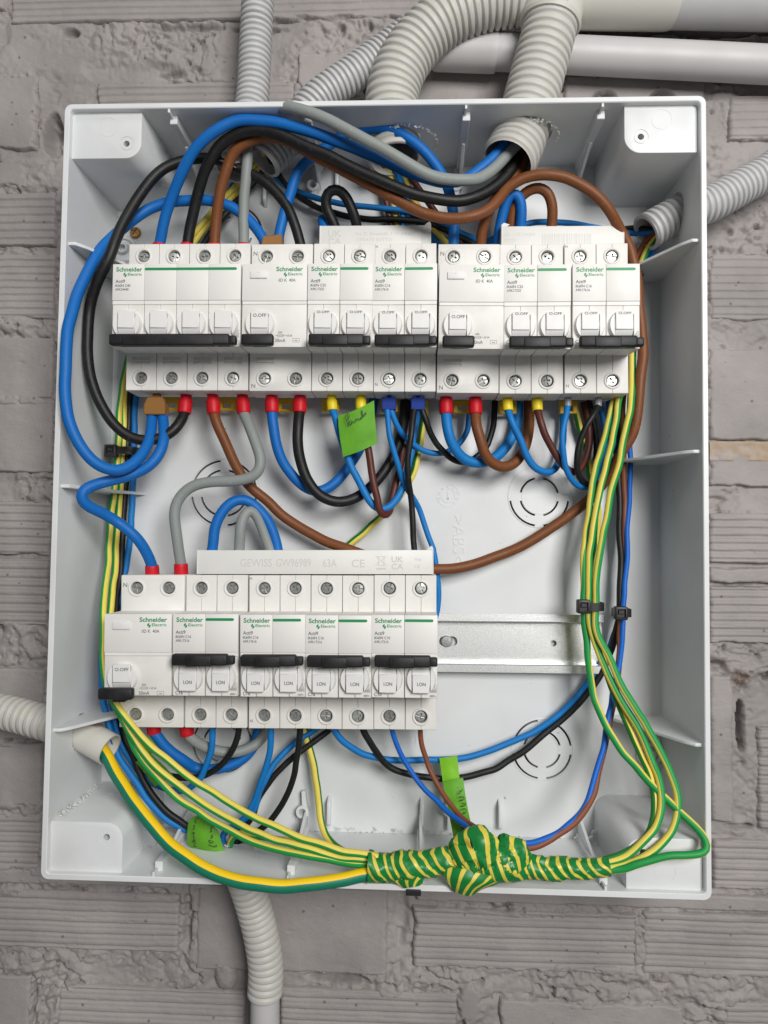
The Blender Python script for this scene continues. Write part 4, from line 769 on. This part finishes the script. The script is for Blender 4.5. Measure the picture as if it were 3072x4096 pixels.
wire('brown_wire', 'thick brown wire in a wide U crossing a blue U under the top row', 'brown_pvc', 3.1, 'F:1422,1020,26; 1430,1120,29; 5:38,400,29; 82,560,27; 160,662,24; 250,702,21; 340,672,18; 420,580,15; 468,430,12; 483,280,9; 483,100,7', fer='red')
wire('blue_wire', 'medium blue wire from the left yellow ferrule of the right C25 breaker', 'light_blue_pvc', 2.15, '5:295,178,26; 312,240,28; 335,300,29; 385,410,27; 450,560,25; 530,680,22; 620,748,19; 700,728,16; 760,640,12; 790,500,10; 795,350,8; 780,130,6', fer='yellow')
wire('dark_brown_wire', 'dark brown wire from the right yellow ferrule of the right C25 breaker', 'dark_brown_pvc', 2.15, '5:560,178,26; 575,240,28; 597,310,29; 640,420,27; 705,560,25; 785,680,22; 862,742,19; 930,718,16; 992,635,12; 1026,500,10; 1022,350,8; 975,110,6', fer='yellow')
wire('blue_wire', 'thin blue wire from the clear ferrule of the right C16 breaker', 'light_blue_pvc', 1.75, '5:830,140,26; 815,230,29; 795,340,30; 785,460,30; 788,600,28; 822,740,25; 885,845,21; 965,882,16; 1045,868,12; 1100,780,9; 1150,600,7; 1172,450,6; 1155,280,6; 1105,100,5', fer='clear')
wire('black_wire', 'thin black wire looping from the last clear ferrule of the top row', 'black_pvc', 1.8, '5:1103,140,26; 1085,190,29; 1035,280,31; 960,415,29; 912,580,27; 910,720,24; 958,830,20; 1020,862,15; 1065,800,10; 1095,600,7; 1085,400,6; 1055,250,5; 1020,90,5', fer='clear')
# left bundle
wire('earth_wire', 'green and yellow wire topmost of the three thin diagonals at the lower left', YG, 1.95, '1:1455,430,24; 1425,480,20; 1290,640,15; 1085,865,13; 875,1105,11; D:350,600,9; D:295,720,9; E:803,780,9; 778,1000,10; 757,1300,11; 735,1560,13; H:712,200,18; 690,420,28; 668,640,40; 662,850,47; 672,1020,49; 700,1150,50; 748,1240,50; 6:300,70,50; 420,195,49; 560,325,48; 700,440,48; 900,580,48; 1100,708,50; 1300,828,53; 1500,925,56; 1659,995,58; L:300,462,60; 550,538,62; 720,562,62; 790,580,62', yg=0, twist=lambda L: -.8*min(1, max(0, (120-L)/50)))
wire('earth_wire', 'green and yellow wire in the middle of the three thin diagonals at the lower left', YG, 1.95, '1:1480,440,22; 1450,500,18; 1320,670,13; 1110,900,11; 900,1145,9; D:365,600,7; D:305,720,7; E:820,780,7; 808,1000,8; 795,1300,9; 775,1560,10; H:755,200,14; 737,420,24; 715,640,36; 690,850,43; 685,1020,45; 705,1150,46; 745,1250,47; 6:290,130,46; 340,230,46; 430,345,46; 560,470,46; 700,575,46; 850,685,46; 1000,790,47; 1200,905,50; 1400,1000,54; 1600,1085,57; L:300,510,60; 550,580,61; 730,600,62; 800,605,62', yg=0, twist=lambda L: -.8*min(1, max(0, (120-L)/50)))
wire('earth_wire', 'green and yellow wire lowest of the three thin diagonals at the lower left', YG, 1.95, 'H:700,700,30; 690,900,38; 700,1080,41; 728,1200,43; 6:245,60,43; 270,160,43; 320,270,43; 400,390,43; 510,520,43; 650,650,43; 800,775,43; 950,880,44; 1100,970,46; 1300,1062,50; 1500,1135,54; 1659,1180,57; L:300,565,60; 550,610,61; 730,625,62; 800,625,62', yg=-.2)
wire('black_wire', 'black wire running down the left bundle to the Lava stickers', 'black_pvc', 2.0, '1:1500,470,20; 1460,560,14; 1300,780,10; 1050,1075,9; 900,1280,8; D:360,680,6; D:310,770,6; E:845,880,6; 832,1200,7; 815,1500,8; H:795,150,9; 775,420,11; 745,700,14; 720,950,17; 740,1200,19; 800,1430,21; 6:280,300,22; 365,490,23; 470,670,24; 620,840,24; 790,955,22; 900,1010,18; 1060,1080,16; 1180,1170,20')
wire('blue_wire', 'blue wire at the right side of the left bundle, going down to the Lava stickers', 'light_blue_pvc', 1.95, '1:1490,500,14; 1420,640,8; 1210,680,8; 1100,880,6; D:420,600,5; D:330,760,5; E:890,880,5; 870,1200,6; 860,1500,7; H:845,100,8; 815,400,9; 765,620,12; 690,800,15; 653,1000,18; 665,1180,20; 712,1400,22; 770,1570,24; 6:235,420,24; 310,540,24; 450,740,24; 620,900,23; 780,985,20; 900,1040,16; 1080,1110,14; 1200,1180,20')
wire('blue_wire', 'blue wire from the second C16 terminal dipping left behind the green and yellow diagonals', 'light_blue_pvc', 1.9, 'H:690,1050,12; 710,1180,15; 740,1330,18; 790,1520,20; 6:300,400,20; 370,480,18; 450,550,17; 600,625,17; 760,632,19; 850,590,21; 920,490,23; 970,360,25; 1003,220,26; 1010,110,27; 1010,40,27')
wire('black_wire', 'black wire from the first bottom C16 breaker dipping left behind the green and yellow diagonals', 'black_pvc', 1.85, '6:250,180,14; 340,350,15; 480,460,16; 650,505,17; 800,520,18; 920,508,20; 1025,455,22; 1130,350,24; 1210,220,26; 1245,100,27; 1250,40,27')
wire('earth_wire', 'heavy green and yellow wire sweeping from the left sleeve in front of the bottom rim', BYG, 3.45, 'D:215,1610,33; D:228,1628,36; D:250,1668,42; K:850,190,50; 980,355,58; 1130,525,64; 1280,632,68; 1450,710,71; 1659,752,72; L:200,768,71; 400,752,69; 600,718,66; 720,690,64; 800,680,63', yg=-.12)
# under the bottom row
wire('blue_wire', 'thick blue wire from the tilted red ferrule under the bottom residual current device', 'blue_pvc', 3.1, 'H:1000,1428,27; 1045,1490,26; 1115,1570,23; 1210,1630,19; 6:820,432,15; 960,453,14; 1100,433,12; 1250,370,10; 1360,270,8; 1412,150,7; 1430,60,6', fer='red')
wire('grey_wire', 'thick grey wire from the second red ferrule under the bottom residual current device', 'grey_pvc', 3.1, 'H:1215,1440,27; 1245,1470,26; 6:900,222,23; 1000,272,20; 1130,300,17; 1280,282,14; 1400,222,11; 1480,130,9; 1505,50,7', fer='red')
wire('blue_wire', 'blue wire from the second bottom C16 breaker down into the hole in the bottom', 'light_blue_pvc', 1.9, '6:1532,40,27; 1532,100,27; 1527,210,26; 1508,350,25; 1475,480,24; 1420,620,22; 1365,750,20; 1300,870,18; 1225,935,18; 1140,985,18; 1080,1060,20; 1150,1160,24')
wire('black_wire', 'black wire from the second bottom C16 breaker curling down to the left', 'black_pvc', 1.85, '7:450,40,27; 448,100,27; 438,220,26; 425,350,25; 388,520,23; 328,690,21; 240,830,19; 150,945,17; 60,1005,16; 6:1360,1040,16; 1250,1100,18; 1220,1180,24')
wire('blue_wire', 'blue wire slanting down left from behind the third bottom C16 breaker', 'light_blue_pvc', 1.9, '7:620,60,8; 560,105,9; 440,172,11; 300,295,14; 200,420,16; 145,540,18; 60,690,18; 6:1420,720,18; 1340,850,17; 1250,920,16; 1190,1000,16; 1170,1150,22')
wire('black_wire', 'black wire slanting down left beside the slanting blue wire', 'black_pvc', 1.85, '7:760,50,8; 690,110,9; 560,195,11; 420,310,13; 280,432,15; 155,580,16; 60,740,16; 6:1380,860,15; 1310,940,14; 1240,1030,15; 1210,1160,22')
wire('earth_wire', 'olive green and yellow wire hanging straight down behind the third bottom C16 breaker', DYG, 2.1, '7:480,60,8; 500,140,9; 522,240,10; 562,380,11; 592,500,12; 602,640,13; 612,780,14; 634,900,16; 682,1020,20; 750,1115,26; 840,1180,34; 940,1230,44; 1040,1255,54; 1120,1260,60', yg=1.45)
wire('earth_wire', 'short green and yellow wire curling out of the bottom hole to the tape', YG, 1.9, '6:1160,1200,22; 1160,1110,26; 1200,1045,30; 1290,1015,33; 1420,1030,36; 1550,1060,40; L:180,470,45; 360,510,50; 540,555,56; 700,600,60; 780,615,61', yg=0)
wire('blue_wire', 'blue wire in a long arc to the right below the empty rail', 'light_blue_pvc', 1.95, 'I:480,1340,26; 505,1415,26; 570,1488,24; 680,1560,21; 800,1598,18; 950,1613,15; 1150,1610,13; 1350,1588,11; 1500,1552,9; 1659,1490,8; J:150,1420,7; 300,1312,7; 420,1190,7; 510,1080,7; 600,960,6; 660,820,8; 695,650,12; 715,400,12; 725,150,10; 5:1330,1150,9; 1300,800,9; 1240,400,8; 1200,100,6')
wire('black_wire', 'black wire in a long arc just below the blue arc and the empty rail', 'black_pvc', 1.95, 'I:680,1340,26; 690,1415,26; 740,1490,24; 800,1580,21; L:870,0,18; 1000,40,16; 1200,68,13; 1400,48,11; 1560,5,10; J:0,1592,9; 100,1540,9; 200,1445,8; 350,1320,8; 480,1180,9; 560,1080,9; 620,960,10; 660,850,12; 688,700,15; 700,500,15; 705,300,14; 700,0,13; 5:1300,1020,12; 1292,900,11; 1290,560,10; 1300,300,8; 1300,60,6')
wire('royal_blue_wire', 'thin royal blue wire from the C10 breaker to the lump of striped tape', 'royal_blue_pvc', 1.5, 'I:870,1340,27; 880,1415,27; 910,1490,27; 950,1580,27; 1000,1655,27; L:1050,80,29; 1130,172,32; 1230,272,38; 1310,340,45; 1380,395,54; 1430,440,60')
wire('rust_brown_wire', 'thin brown wire from the C10 breaker to the lump of striped tape', 'rust_brown_pvc', 1.5, 'I:1065,1340,27; 1065,1420,27; 1075,1500,27; 1100,1590,27; L:1120,0,28; 1160,80,30; 1230,190,34; 1310,290,40; 1390,358,48; 1440,395,56; 1480,440,60')
# upper small wires
wire('black_wire', 'thin black wire crossing behind the loops from the upper left conduit to the right', 'black_pvc', 1.9, '1:1490,470,22; 1530,560,17; 1600,690,13; 1659,760,11; 2:80,835,10; 200,912,10; 330,962,10; 450,992,10; 580,1022,10; 750,1042,10; 950,1045,10; 1150,1062,10; 1350,1110,9; 1500,1185,8; 1640,1260,7; D:1080,560,6; D:1200,555,7; D:1300,515,12; 3:1300,750,18; 1420,748,22; 1530,770,24')
wire('blue_wire', 'thin blue wire crossing above the thin black one behind the loops', 'light_blue_pvc', 1.8, '1:1495,490,18; 1520,600,14; 1590,720,12; 2:60,785,11; 200,842,11; 400,890,11; 600,918,11; 800,938,11; 1000,970,11; 1150,1010,10; 1300,1062,10; 1500,1140,8; 1659,1225,7; 3:60,880,7; 140,868,8; 260,790,9; 450,712,11; 620,692,12; 850,715,13; 1050,752,15; 1300,785,19; 1450,787,22; 1550,785,25')
for nm, mt, lb, r, pth, yy in (
 ('dark_brown_wire', 'dark_brown_pvc', 'dark brown wire leftmost of the group hanging from the middle upper conduit', 2.0, '2:830,440,26; 842,540,18; 860,680,13; 885,850,9; 905,980,8; 930,1150,7', None),
 ('earth_wire', DYG, 'left green and yellow wire hanging from the middle upper conduit', 1.9, '2:890,440,26; 905,580,17; 930,740,12; 955,900,8; 970,1000,7; 990,1160,6', 1),
 ('blue_wire', 'light_blue_pvc', 'blue wire in the middle of the group hanging from the middle upper conduit', 2.1, '2:950,440,27; 985,620,18; 1012,740,13; 1025,900,9; 1035,1150,7', None),
 ('earth_wire', DYG, 'right green and yellow wire from the middle upper conduit slanting to the right', 1.9, '2:1000,470,25; 1045,660,16; 1085,760,12; 1160,920,9; 1260,1080,8; 1370,1200,7; 1480,1320,6', 1),
 ('dark_brown_wire', 'dark_brown_pvc', 'dark brown wire rightmost of the group from the middle upper conduit', 2.1, '2:1030,480,26; 1100,670,17; 1170,780,13; 1250,890,10; 1370,1050,8; 1500,1200,7; 1600,1320,6', None),
 ('blue_wire', 'light_blue_pvc', 'blue wire running along the right green and yellow wire behind the left upper comb', 1.9, '2:1020,500,22; 1060,800,9; 1110,1000,7; 1200,1120,6; 1330,1250,5; 1420,1350,5', None)):
    wire(nm, lb, mt, r, pth, yg=yy)
# right bundle
wire('rust_brown_wire', 'brown wire from the right conduit running down inside the right bundle', 'rust_brown_pvc', 1.85, '3:1580,770,26; 1520,815,24; 1440,920,20; 1385,1040,16; D:1369,620,12; D:1362,720,12; 5:1335,0,14; 1328,120,14; 1325,320,13; 1330,600,12; 1338,900,12; 1345,1200,12; J:728,100,12; 725,300,13; 716,550,16; 706,800,18; 690,1000,20; 664,1200,24; 632,1400,28; M:568,0,34; 508,210,42; 425,340,48; 305,440,53; 170,500,57; 60,520,60; -40,530,62')
wire('earth_wire', 'green and yellow wire nearest the front of the right bundle, coming from the right conduit', YG, 2.0, '3:1590,810,26; 1535,860,24; 1460,980,21; D:1376,600,17; D:1369,700,19; 5:1400,-60,24; 1398,80,28; 1385,220,30; 1335,470,31; 1268,740,31; 1195,1050,31; 1133,1350,31; J:568,250,31; 545,450,31; 543,600,32; 548,760,34; 620,930,37; 720,1130,41; 830,1330,45; 930,1500,48; 1005,1640,51; M:1062,120,55; 1078,250,58; 1050,380,61; 980,490,63; 870,570,64; 740,625,64; 630,650,64; 560,655,63', yg=2.15, twist=lambda L: .25*math.sin(L/60))
wire('blue_wire', 'thin blue wire bent out of the right conduit opening', 'royal_blue_pvc', 1.6, '3:1590,870,24; 1545,920,21; 1490,1030,16; D:1380,610,12; D:1374,700,10; 5:1385,0,9; 1380,200,9; 1382,420,10; 1386,700,12; 1380,1000,13; 1370,1300,14; J:747,300,15; 727,560,18; 716,720,19; 705,900,20; 682,1050,22; 652,1200,26; 620,1400,30; 568,1600,34; M:490,205,42; 400,335,48; 285,425,53; 155,478,57; 50,490,60; -40,500,62')
wire('earth_wire', 'green and yellow wire with the yellow side out, leftmost of the right bundle', YG, 1.95, 'G:700,860,12; 5:1245,110,23; 1200,300,25; 1130,520,25; 1068,760,25; 1020,1050,25; 985,1350,25; J:465,250,27; 458,450,27; 462,600,27; 472,760,28; 487,950,29; 515,1130,31; 585,1330,35; 700,1530,41; 800,1645,45; M:895,95,51; 1000,200,56; 1105,300,60; 1200,395,64; 1265,480,67; 1283,535,69; 1235,558,70; 1110,562,70; 960,580,69; 800,630,67; 690,655,65; 560,665,63', yg=2.15, twist=lambda L: -2.8*min(1, max(0, (L-105)/70))+.15*math.sin(L/40))
wire('earth_wire', 'green and yellow wire in the middle of the right bundle, above the tie', YG, 1.95, 'G:720,840,14; 5:1288,60,26; 1262,300,28; 1200,560,28; 1132,850,28; 1070,1150,28; J:510,200,29; 495,420,29; 498,580,29; 515,760,31; 565,920,33; 645,1090,37; 745,1280,41; 860,1490,45; 915,1630,48; M:962,120,54; 975,260,58; 940,390,61; 850,490,63; 740,570,63; 640,605,63; 560,620,62', yg=2.15, twist=lambda L: .35*math.sin(L/45))
wire('earth_wire', 'green and yellow wire at the back of the right bundle, behind the tie', DYG, 1.95, '5:885,100,5; 900,180,6; 932,290,6; 968,430,6; 1005,600,6; 1028,760,7; 1055,870,8; 1085,1000,11; 1108,1150,14; 1100,1300,17; J:530,300,21; 515,520,23; 520,680,24; 555,850,26; 615,1050,30; 690,1240,35; 770,1430,40; 850,1600,44; M:905,80,50; 930,240,55; 900,390,59; 820,490,61; 710,560,62; 620,592,62; 550,610,62', yg=.2)

# ------------------------------------------------------------------ tape, ties and stickers
def tapetube(mb, path, rad, freq, skew, seg=40, amp=.5, ell=1., sd=0, ridge=.22, fold=.4):
    o = curve(P3(path), 1.0, 6); T, n, b = frames(o, (0, 0, 1)); L = np.r_[0, np.cumsum(np.linalg.norm(np.diff(o, axis=0), axis=1))]; s = L/L[-1]; R = np.interp(s, [k[0] for k in rad], [k[1] for k in rad])
    vs = []; fs = []; us = []; N_ = len(o)
    U_ = np.zeros((N_, seg+1))
    for i in range(N_):
        for k in range(seg):
            a = 2*math.pi*k/seg; v = L[i]*freq+skew*math.sin(a+.4)+.9*float(fbm(np.array([L[i]/9.]), np.array([math.cos(a)*1.2+sd]), sd+3, 2)[0])
            nz = (float(fbm(np.array([L[i]/5.+sd]), np.array([math.sin(a)*1.6+3]), 5+sd, 3)[0])-.5)*2*amp*R[i]*.3; cz = abs(2*float(fbm(np.array([L[i]/6.+a*.9+sd]), np.array([a*1.1+L[i]/14]), 31+sd, 2)[0])-1); rr = R[i]+nz+ridge*((v % 1)-.5)-fold*max(0, .16-cz)*R[i]
            vs.append(o[i]+rr*(math.cos(a)*n[i]*ell+math.sin(a)*b[i])); U_[i, k] = v
    U_[:, seg] = U_[:, 0]
    for i in range(N_-1):
        for k in range(seg): k2 = (k+1) % seg; fs.append((i*seg+k, i*seg+k2, (i+1)*seg+k2, (i+1)*seg+k)); us.append([(0, U_[i, k]), (0, U_[i, k+1]), (0, U_[i+1, k+1]), (0, U_[i+1, k])])
    for base in (0, (N_-1)*seg): fs.append(tuple(range(base, base+seg))); us.append([(0, .2)]*seg)
    mb.add(vs, fs, 0, us); return o
tp = empty('tape_wrap', tuple(P3('L:1100,620,62')[0]), 'bulky wrapping of green and yellow striped tape round the wire joint', 'tape'); off = -P3('L:1100,620,62')[0]
def tpart(mb, name, mats, **k):
    o = mb.build(name, mats, tp, **k); o.location = V(*off); return o
q = MB(); tapetube(q, 'L:728,645,62; 860,648,62; 1000,640,62; 1150,610,62; 1300,590,62; 1480,590,62; M:0,620,62; 120,640,62; 300,652,62; 480,650,63; 632,640,64', [(0, 8.2), (.1, 7.2), (.16, 8.6), (.22, 7.2), (.34, 6.6), (.42, 8.5), (.52, 10), (.60, 9), (.66, 6.4), (.8, 5.9), (1, 4.9)], 1/5.4, .9, sd=1, amp=.7, fold=1.0); tpart(q, 'sleeve', ['striped_tape'], smooth=60)
q = MB(); tapetube(q, 'L:1270,575,63; 1330,560,64; 1420,540,65; 1500,548,65; 1560,560,63', [(0, 6), (.12, 9.5), (.4, 12.6), (.7, 12.2), (.9, 9), (1, 5)], 1/5.3, .5, ell=.68, sd=4, amp=.8, fold=1.5)
tpart(q, 'knot', ['striped_tape'], smooth=40)
q = MB(); tapetube(q, 'L:1530,570,62; 1570,575,63; 1630,575,64; M:40,585,63; 105,600,62', [(0, 6), (.25, 11.8), (.6, 11.6), (.85, 9), (1, 5)], 1/5.2, .9, ell=.66, sd=9, amp=.9, fold=1.5); tpart(q, 'knot', ['striped_tape'], smooth=40)
def sheet(mb, rows, uvf, th=.25, mi=0, n=10):
    """a bent sheet: rows of picture points, thickened"""
    G = np.array([curve(P3(r), 1., 2)[np.linspace(0, len(curve(P3(r), 1., 2))-1, n).astype(int)] for r in rows]); R_ = G.shape[0]
    fine = []
    for k in range(n): fine.append(np.stack([np.interp(np.linspace(0, R_-1, 3*R_), range(R_), G[:, k, j]) for j in range(3)], 1))
    G = np.array(fine).transpose(1, 0, 2); a, b = G.shape[:2]; vs = list(G.reshape(-1, 3))+list((G-np.array([0, 0, th])).reshape(-1, 3)); m_ = a*b; fs = []; us = []
    for i in range(a-1):
        for k in range(b-1):
            f = (i*b+k, i*b+k+1, (i+1)*b+k+1, (i+1)*b+k); u = [uvf(i/a, k/b), uvf(i/a, (k+1)/b), uvf((i+1)/a, (k+1)/b), uvf((i+1)/a, k/b)]
            fs.append(f); us.append(u); fs.append(tuple(x+m_ for x in f[::-1])); us.append(u[::-1])
    edge = [(0, k) for k in range(b)]+[(i, b-1) for i in range(1, a)]+[(a-1, k) for k in range(b-2, -1, -1)]+[(i, 0) for i in range(a-2, 0, -1)]
    for j in range(len(edge)): p_, r_ = edge[j], edge[(j+1) % len(edge)]; A_, B_ = p_[0]*b+p_[1], r_[0]*b+r_[1]; fs.append((A_, B_, B_+m_, A_+m_)); us.append([(0, .1)]*4)
    mb.add(vs, fs, mi, us)
q = MB(); sheet(q, ['L:1200,640,67; 1330,650,71; 1480,690,71; 1630,700,68', 'L:1220,700,69; 1340,720,73; 1470,745,72; 1600,735,68', 'L:1255,765,68; 1330,785,71; 1420,785,70; 1530,768,67', 'L:1275,800,66; 1320,815,68; 1385,832,67; 1490,770,66'], lambda a, b: (0, b*5.5+a*1.3)); tpart(q, 'flap', ['striped_tape'], smooth=60, recalc=False)
q = MB(); sheet(q, ['L:860,700,67; 930,660,69; 1040,640,69; 1085,690,67', 'L:900,745,67; 960,720,69; 1040,710,69; 1085,730,67', 'L:960,780,66; 1000,775,68; 1050,765,68; 1075,760,67'], lambda a, b: (0, b*3.2+a*1.1)); tpart(q, 'flap', ['striped_tape'], smooth=60, recalc=False)
p = P3('L:1020,802,64')[0]; q = MB().box(p[0]-4, p[0]+4, p[1]-1.4, p[1]+1.4, 61, 66, .4); tpart(q, 'tie_end', ['black_plastic'])
q = MB(); p = P3('L:1395,490,74.9')[0]; rnd = random.Random(5)
q.add([(p[0]+(.35+.35*rnd.random())*math.cos(a)+.7*math.sin(a), p[1]+(2.6+.8*rnd.random())*math.sin(a), p[2]-.6) for a in np.linspace(0, 6.28, 14, endpoint=False)]+[(p[0], p[1], p[2]-.2)], [(k, (k+1) % 14, 14) for k in range(14)]); tpart(q, 'burn_hole', ['dark'], smooth=60)

def tie(label, path_c, wx_, wz_, head, zc, tail=None, sx=1):
    """strap loop round a bundle seen end on along y, with its ratchet head"""
    c = P3(path_c)[0]; h = P3(head)[0]; t = empty('cable_tie', tuple(c), label, 'cable tie', 'black cable ties'); q = MB(); n = 36; vs = []
    for k in range(n):
        a = 2*math.pi*k/n; ca, sa = math.cos(a), math.sin(a)
        for e in (0, .9):
            x = (wx_+e)*np.sign(ca)*abs(ca)**.75; z = (wz_+e)*np.sign(sa)*abs(sa)**.75
            vs += [(x, -2.3, z), (x, 2.3, z)]
    fs = []
    for k in range(n):
        A, B = k*4, ((k+1) % n)*4; fs += [(A, B, B+1, A+1), (A+2, A+3, B+3, B+2), (A, A+2, B+2, B), (A+1, B+1, B+3, A+3)]
    q.add(vs, fs).build('strap', 'black_plastic', t, smooth=50)
    d = h-c; q = MB(); q.box(d[0]-3.7, d[0]+3.7, d[1]-3.9, d[1]+3.9, d[2]-2.7, d[2]+2.7, .9, seg=2); me = q.mesh('head', ['black_plastic'], 45)
    cc = MB().box(d[0]-2.3, d[0]+2.3, d[1]-2.5, d[1]+2.5, d[2]+1.2, d[2]+4, .2); me = boolcut(me, cc.mesh('c', ['black_plastic'], 0)); place(me, 'head', t)
    q = MB(); q.box(d[0]-1.7, d[0]+1.7, d[1]-1.9, d[1]+.4, d[2]+1.0, d[2]+2.3, .25); q.build('pawl', 'black_plastic', t); return t
tie('black cable tie round the left bundle with its head sticking out left', 'E:812,1268,12', 8.2, 6.8, 'E:722,1264,18', 12)
tie('black cable tie with square head round the green and yellow right bundle', 'J:515,610,29', 5.9, 6.0, 'J:462,612,36', 29)
tie('black cable tie round the black and blue wires, right of the other tie', 'J:708,650,16', 4.4, 6.0, 'J:704,655,24', 16)

def sticker(label, name='sticker'): return dict(label=label, cat='sticker', group='lime green stickers on the wires')
def ink(parent, strokes, w_=.32):
    q = MB()
    for s_ in strokes:
        o = curve(P3(s_), .6, 1); T = np.gradient(o, axis=0); N_ = np.stack([-T[:, 1], T[:, 0], T[:, 2]*0], 1); N_ /= np.linalg.norm(N_, axis=1)[:, None]+1e-9
        vs = []; 
        for a, b in zip(o, N_): vs += [a+b*w_/2, a-b*w_/2]
        q.add(vs, [(2*i, 2*i+2, 2*i+3, 2*i+1) for i in range(len(o)-1)])
    return q.build('handwriting', 'ink', parent, smooth=0, recalc=False)
uv0 = lambda a, b: (a, b)
q = MB(); sheet(q, ['F:532,1035,33; 640,1000,35; 765,935,35', 'F:535,1110,34; 650,1080,36; 770,1040,36', 'F:545,1190,34; 660,1160,36; 778,1130,36', 'F:565,1303,33; 680,1262,35; 786,1213,35'], uv0)
st = q.build('sticker', 'lime_tape', smooth=50, recalc=False, **sticker('square green sticker reading Plancha under the left C25 breaker'))
ink(st, ['F:597,1105,36.9; 585,1070,36.9; 582,1030,36.9; 600,1018,36.9; 607,1040,36.9; 590,1060,36.9', 'F:592,1022,36.9; 600,1060,36.9; 606,1100,36.9; 622,1075,36.9; 612,1060,36.9; 604,1085,36.9; 618,1092,36.9; 632,1062,36.9; 634,1080,36.9; 645,1076,36.9', 'F:645,1076,36.9; 650,1048,36.9; 656,1068,36.9; 664,1045,36.9; 668,1065,36.9; 676,1062,36.9; 682,1040,36.9; 674,1050,36.9; 684,1056,36.9; 694,1042,36.9; 684,992,36.9; 690,1046,36.9; 698,1022,36.9; 704,1036,36.9', 'F:704,1036,36.9; 716,1012,36.9; 706,1010,36.9; 708,1026,36.9; 718,1022,36.9'])
# sticker strip on the long arcs
q = MB(); sheet(q, ['I:1188,1595,17; 1245,1588,18; 1303,1580,17', 'L:1198,0,17; 1255,-2,18; 1312,-4,17', 'L:1206,60,18; 1262,62,19; 1318,58,18', 'L:1210,95,18; 1270,90,19; 1322,90,18'], uv0); st = q.build('sticker', 'lime_bright', smooth=50, recalc=False, **sticker('long lime sticker strip hanging from the blue and black arcs down to the tape'))
q = MB(); sheet(q, ['L:1210,88,20; 1275,75,21; 1342,64,20', 'L:1232,200,24; 1295,190,25; 1358,180,24', 'L:1252,310,31; 1315,300,32; 1378,290,31', 'L:1284,470,44; 1340,440,45; 1402,400,44'], uv0); q.build('strip', 'lime_tape', st, smooth=50, recalc=False)
ink(st, ['L:1330,278,33.5; 1345,262,33; 1362,270,33; 1360,290,33.5; 1340,295,33.5', 'L:1328,250,31; 1348,245,31; 1362,236,31; 1350,228,31; 1334,230,31', 'L:1318,214,29; 1340,208,29; 1352,196,28.5; 1338,186,28.5; 1316,190,28.5', 'L:1312,172,27.5; 1326,160,27; 1322,148,27; 1340,150,27; 1334,136,26.5', 'L:1308,126,25; 1312,124,25', 'L:1330,400,45; 1350,405,45; 1340,388,44.5; 1326,384,44'], .5)
# stickers at the lower left
q = MB(); sheet(q, ['6:785,945,27; 800,900,29; 870,855,30; 920,865,30', '6:783,1010,28; 850,980,31; 950,930,32; 1010,945,31', '6:780,1090,28; 860,1060,32; 970,1020,33; 1058,990,31', '6:800,1140,28; 880,1120,32; 990,1090,33; 1085,1080,31', '6:890,1165,28; 940,1170,31; 1020,1175,32; 1112,1178,30'], uv0); st = q.build('sticker', 'lime_tape', smooth=50, recalc=False, **sticker('curved green sticker with two columns of Lava handwriting near the bottom hole'))
ink(st, ['6:858,1105,33.3; 838,1132,33.3; 868,1135,33.3', '6:852,1088,33.3; 832,1078,33.3; 828,1095,33.3; 846,1100,33.3; 855,1082,33.3; 836,1060,33.3; 850,1050,33.3; 832,1038,33.3', '6:832,1022,33.3; 850,1012,33.3; 836,1000,33.3; 830,1015,33.3; 852,1026,33.3', '6:832,985,33.3; 852,975,33.3; 836,962,33.3; 856,950,33.3; 840,940,33.3', '6:852,925,33; 870,915,33; 846,905,33; 862,890,32.5; 880,880,32'], .4)
ink(st, ['6:972,1120,34; 1010,1132,34; 1050,1138,34; 1040,1120,34', '6:1000,1085,34; 975,1075,34; 980,1098,34; 1004,1104,34; 1018,1086,34', '6:990,1060,34; 1018,1052,34; 994,1040,34; 1012,1030,34', '6:985,1005,34; 1010,1000,34; 992,985,34; 1000,965,33.5; 1006,955,33.5'], .4)
q = MB(); sheet(q, ['6:245,265,22; 270,255,23; 300,245,24', '6:290,320,22; 315,310,23; 340,300,24', '6:330,365,22; 350,355,23; 372,345,24'], uv0); 
st = q.build('sticker', 'paper_back', smooth=50, recalc=False, **sticker('folded green sticker with white backing, half hidden behind the green and yellow diagonals'))
q = MB(); sheet(q, ['6:318,380,24; 350,350,26; 440,290,30', '6:400,470,24; 450,440,27; 540,380,31', '6:440,530,24; 520,490,28; 600,440,31', '6:490,600,24; 560,560,28; 655,495,30'], uv0); q.build('flag', 'lime_tape', st, smooth=50, recalc=False)
q = MB(); sheet(q, ['6:290,235,27; 350,200,29; 440,155,30', '6:325,320,27; 400,280,29; 480,200,30', '6:345,365,27; 430,320,29; 520,260,30'], uv0); q.build('flag', 'lime_tape', st, smooth=50, recalc=False)
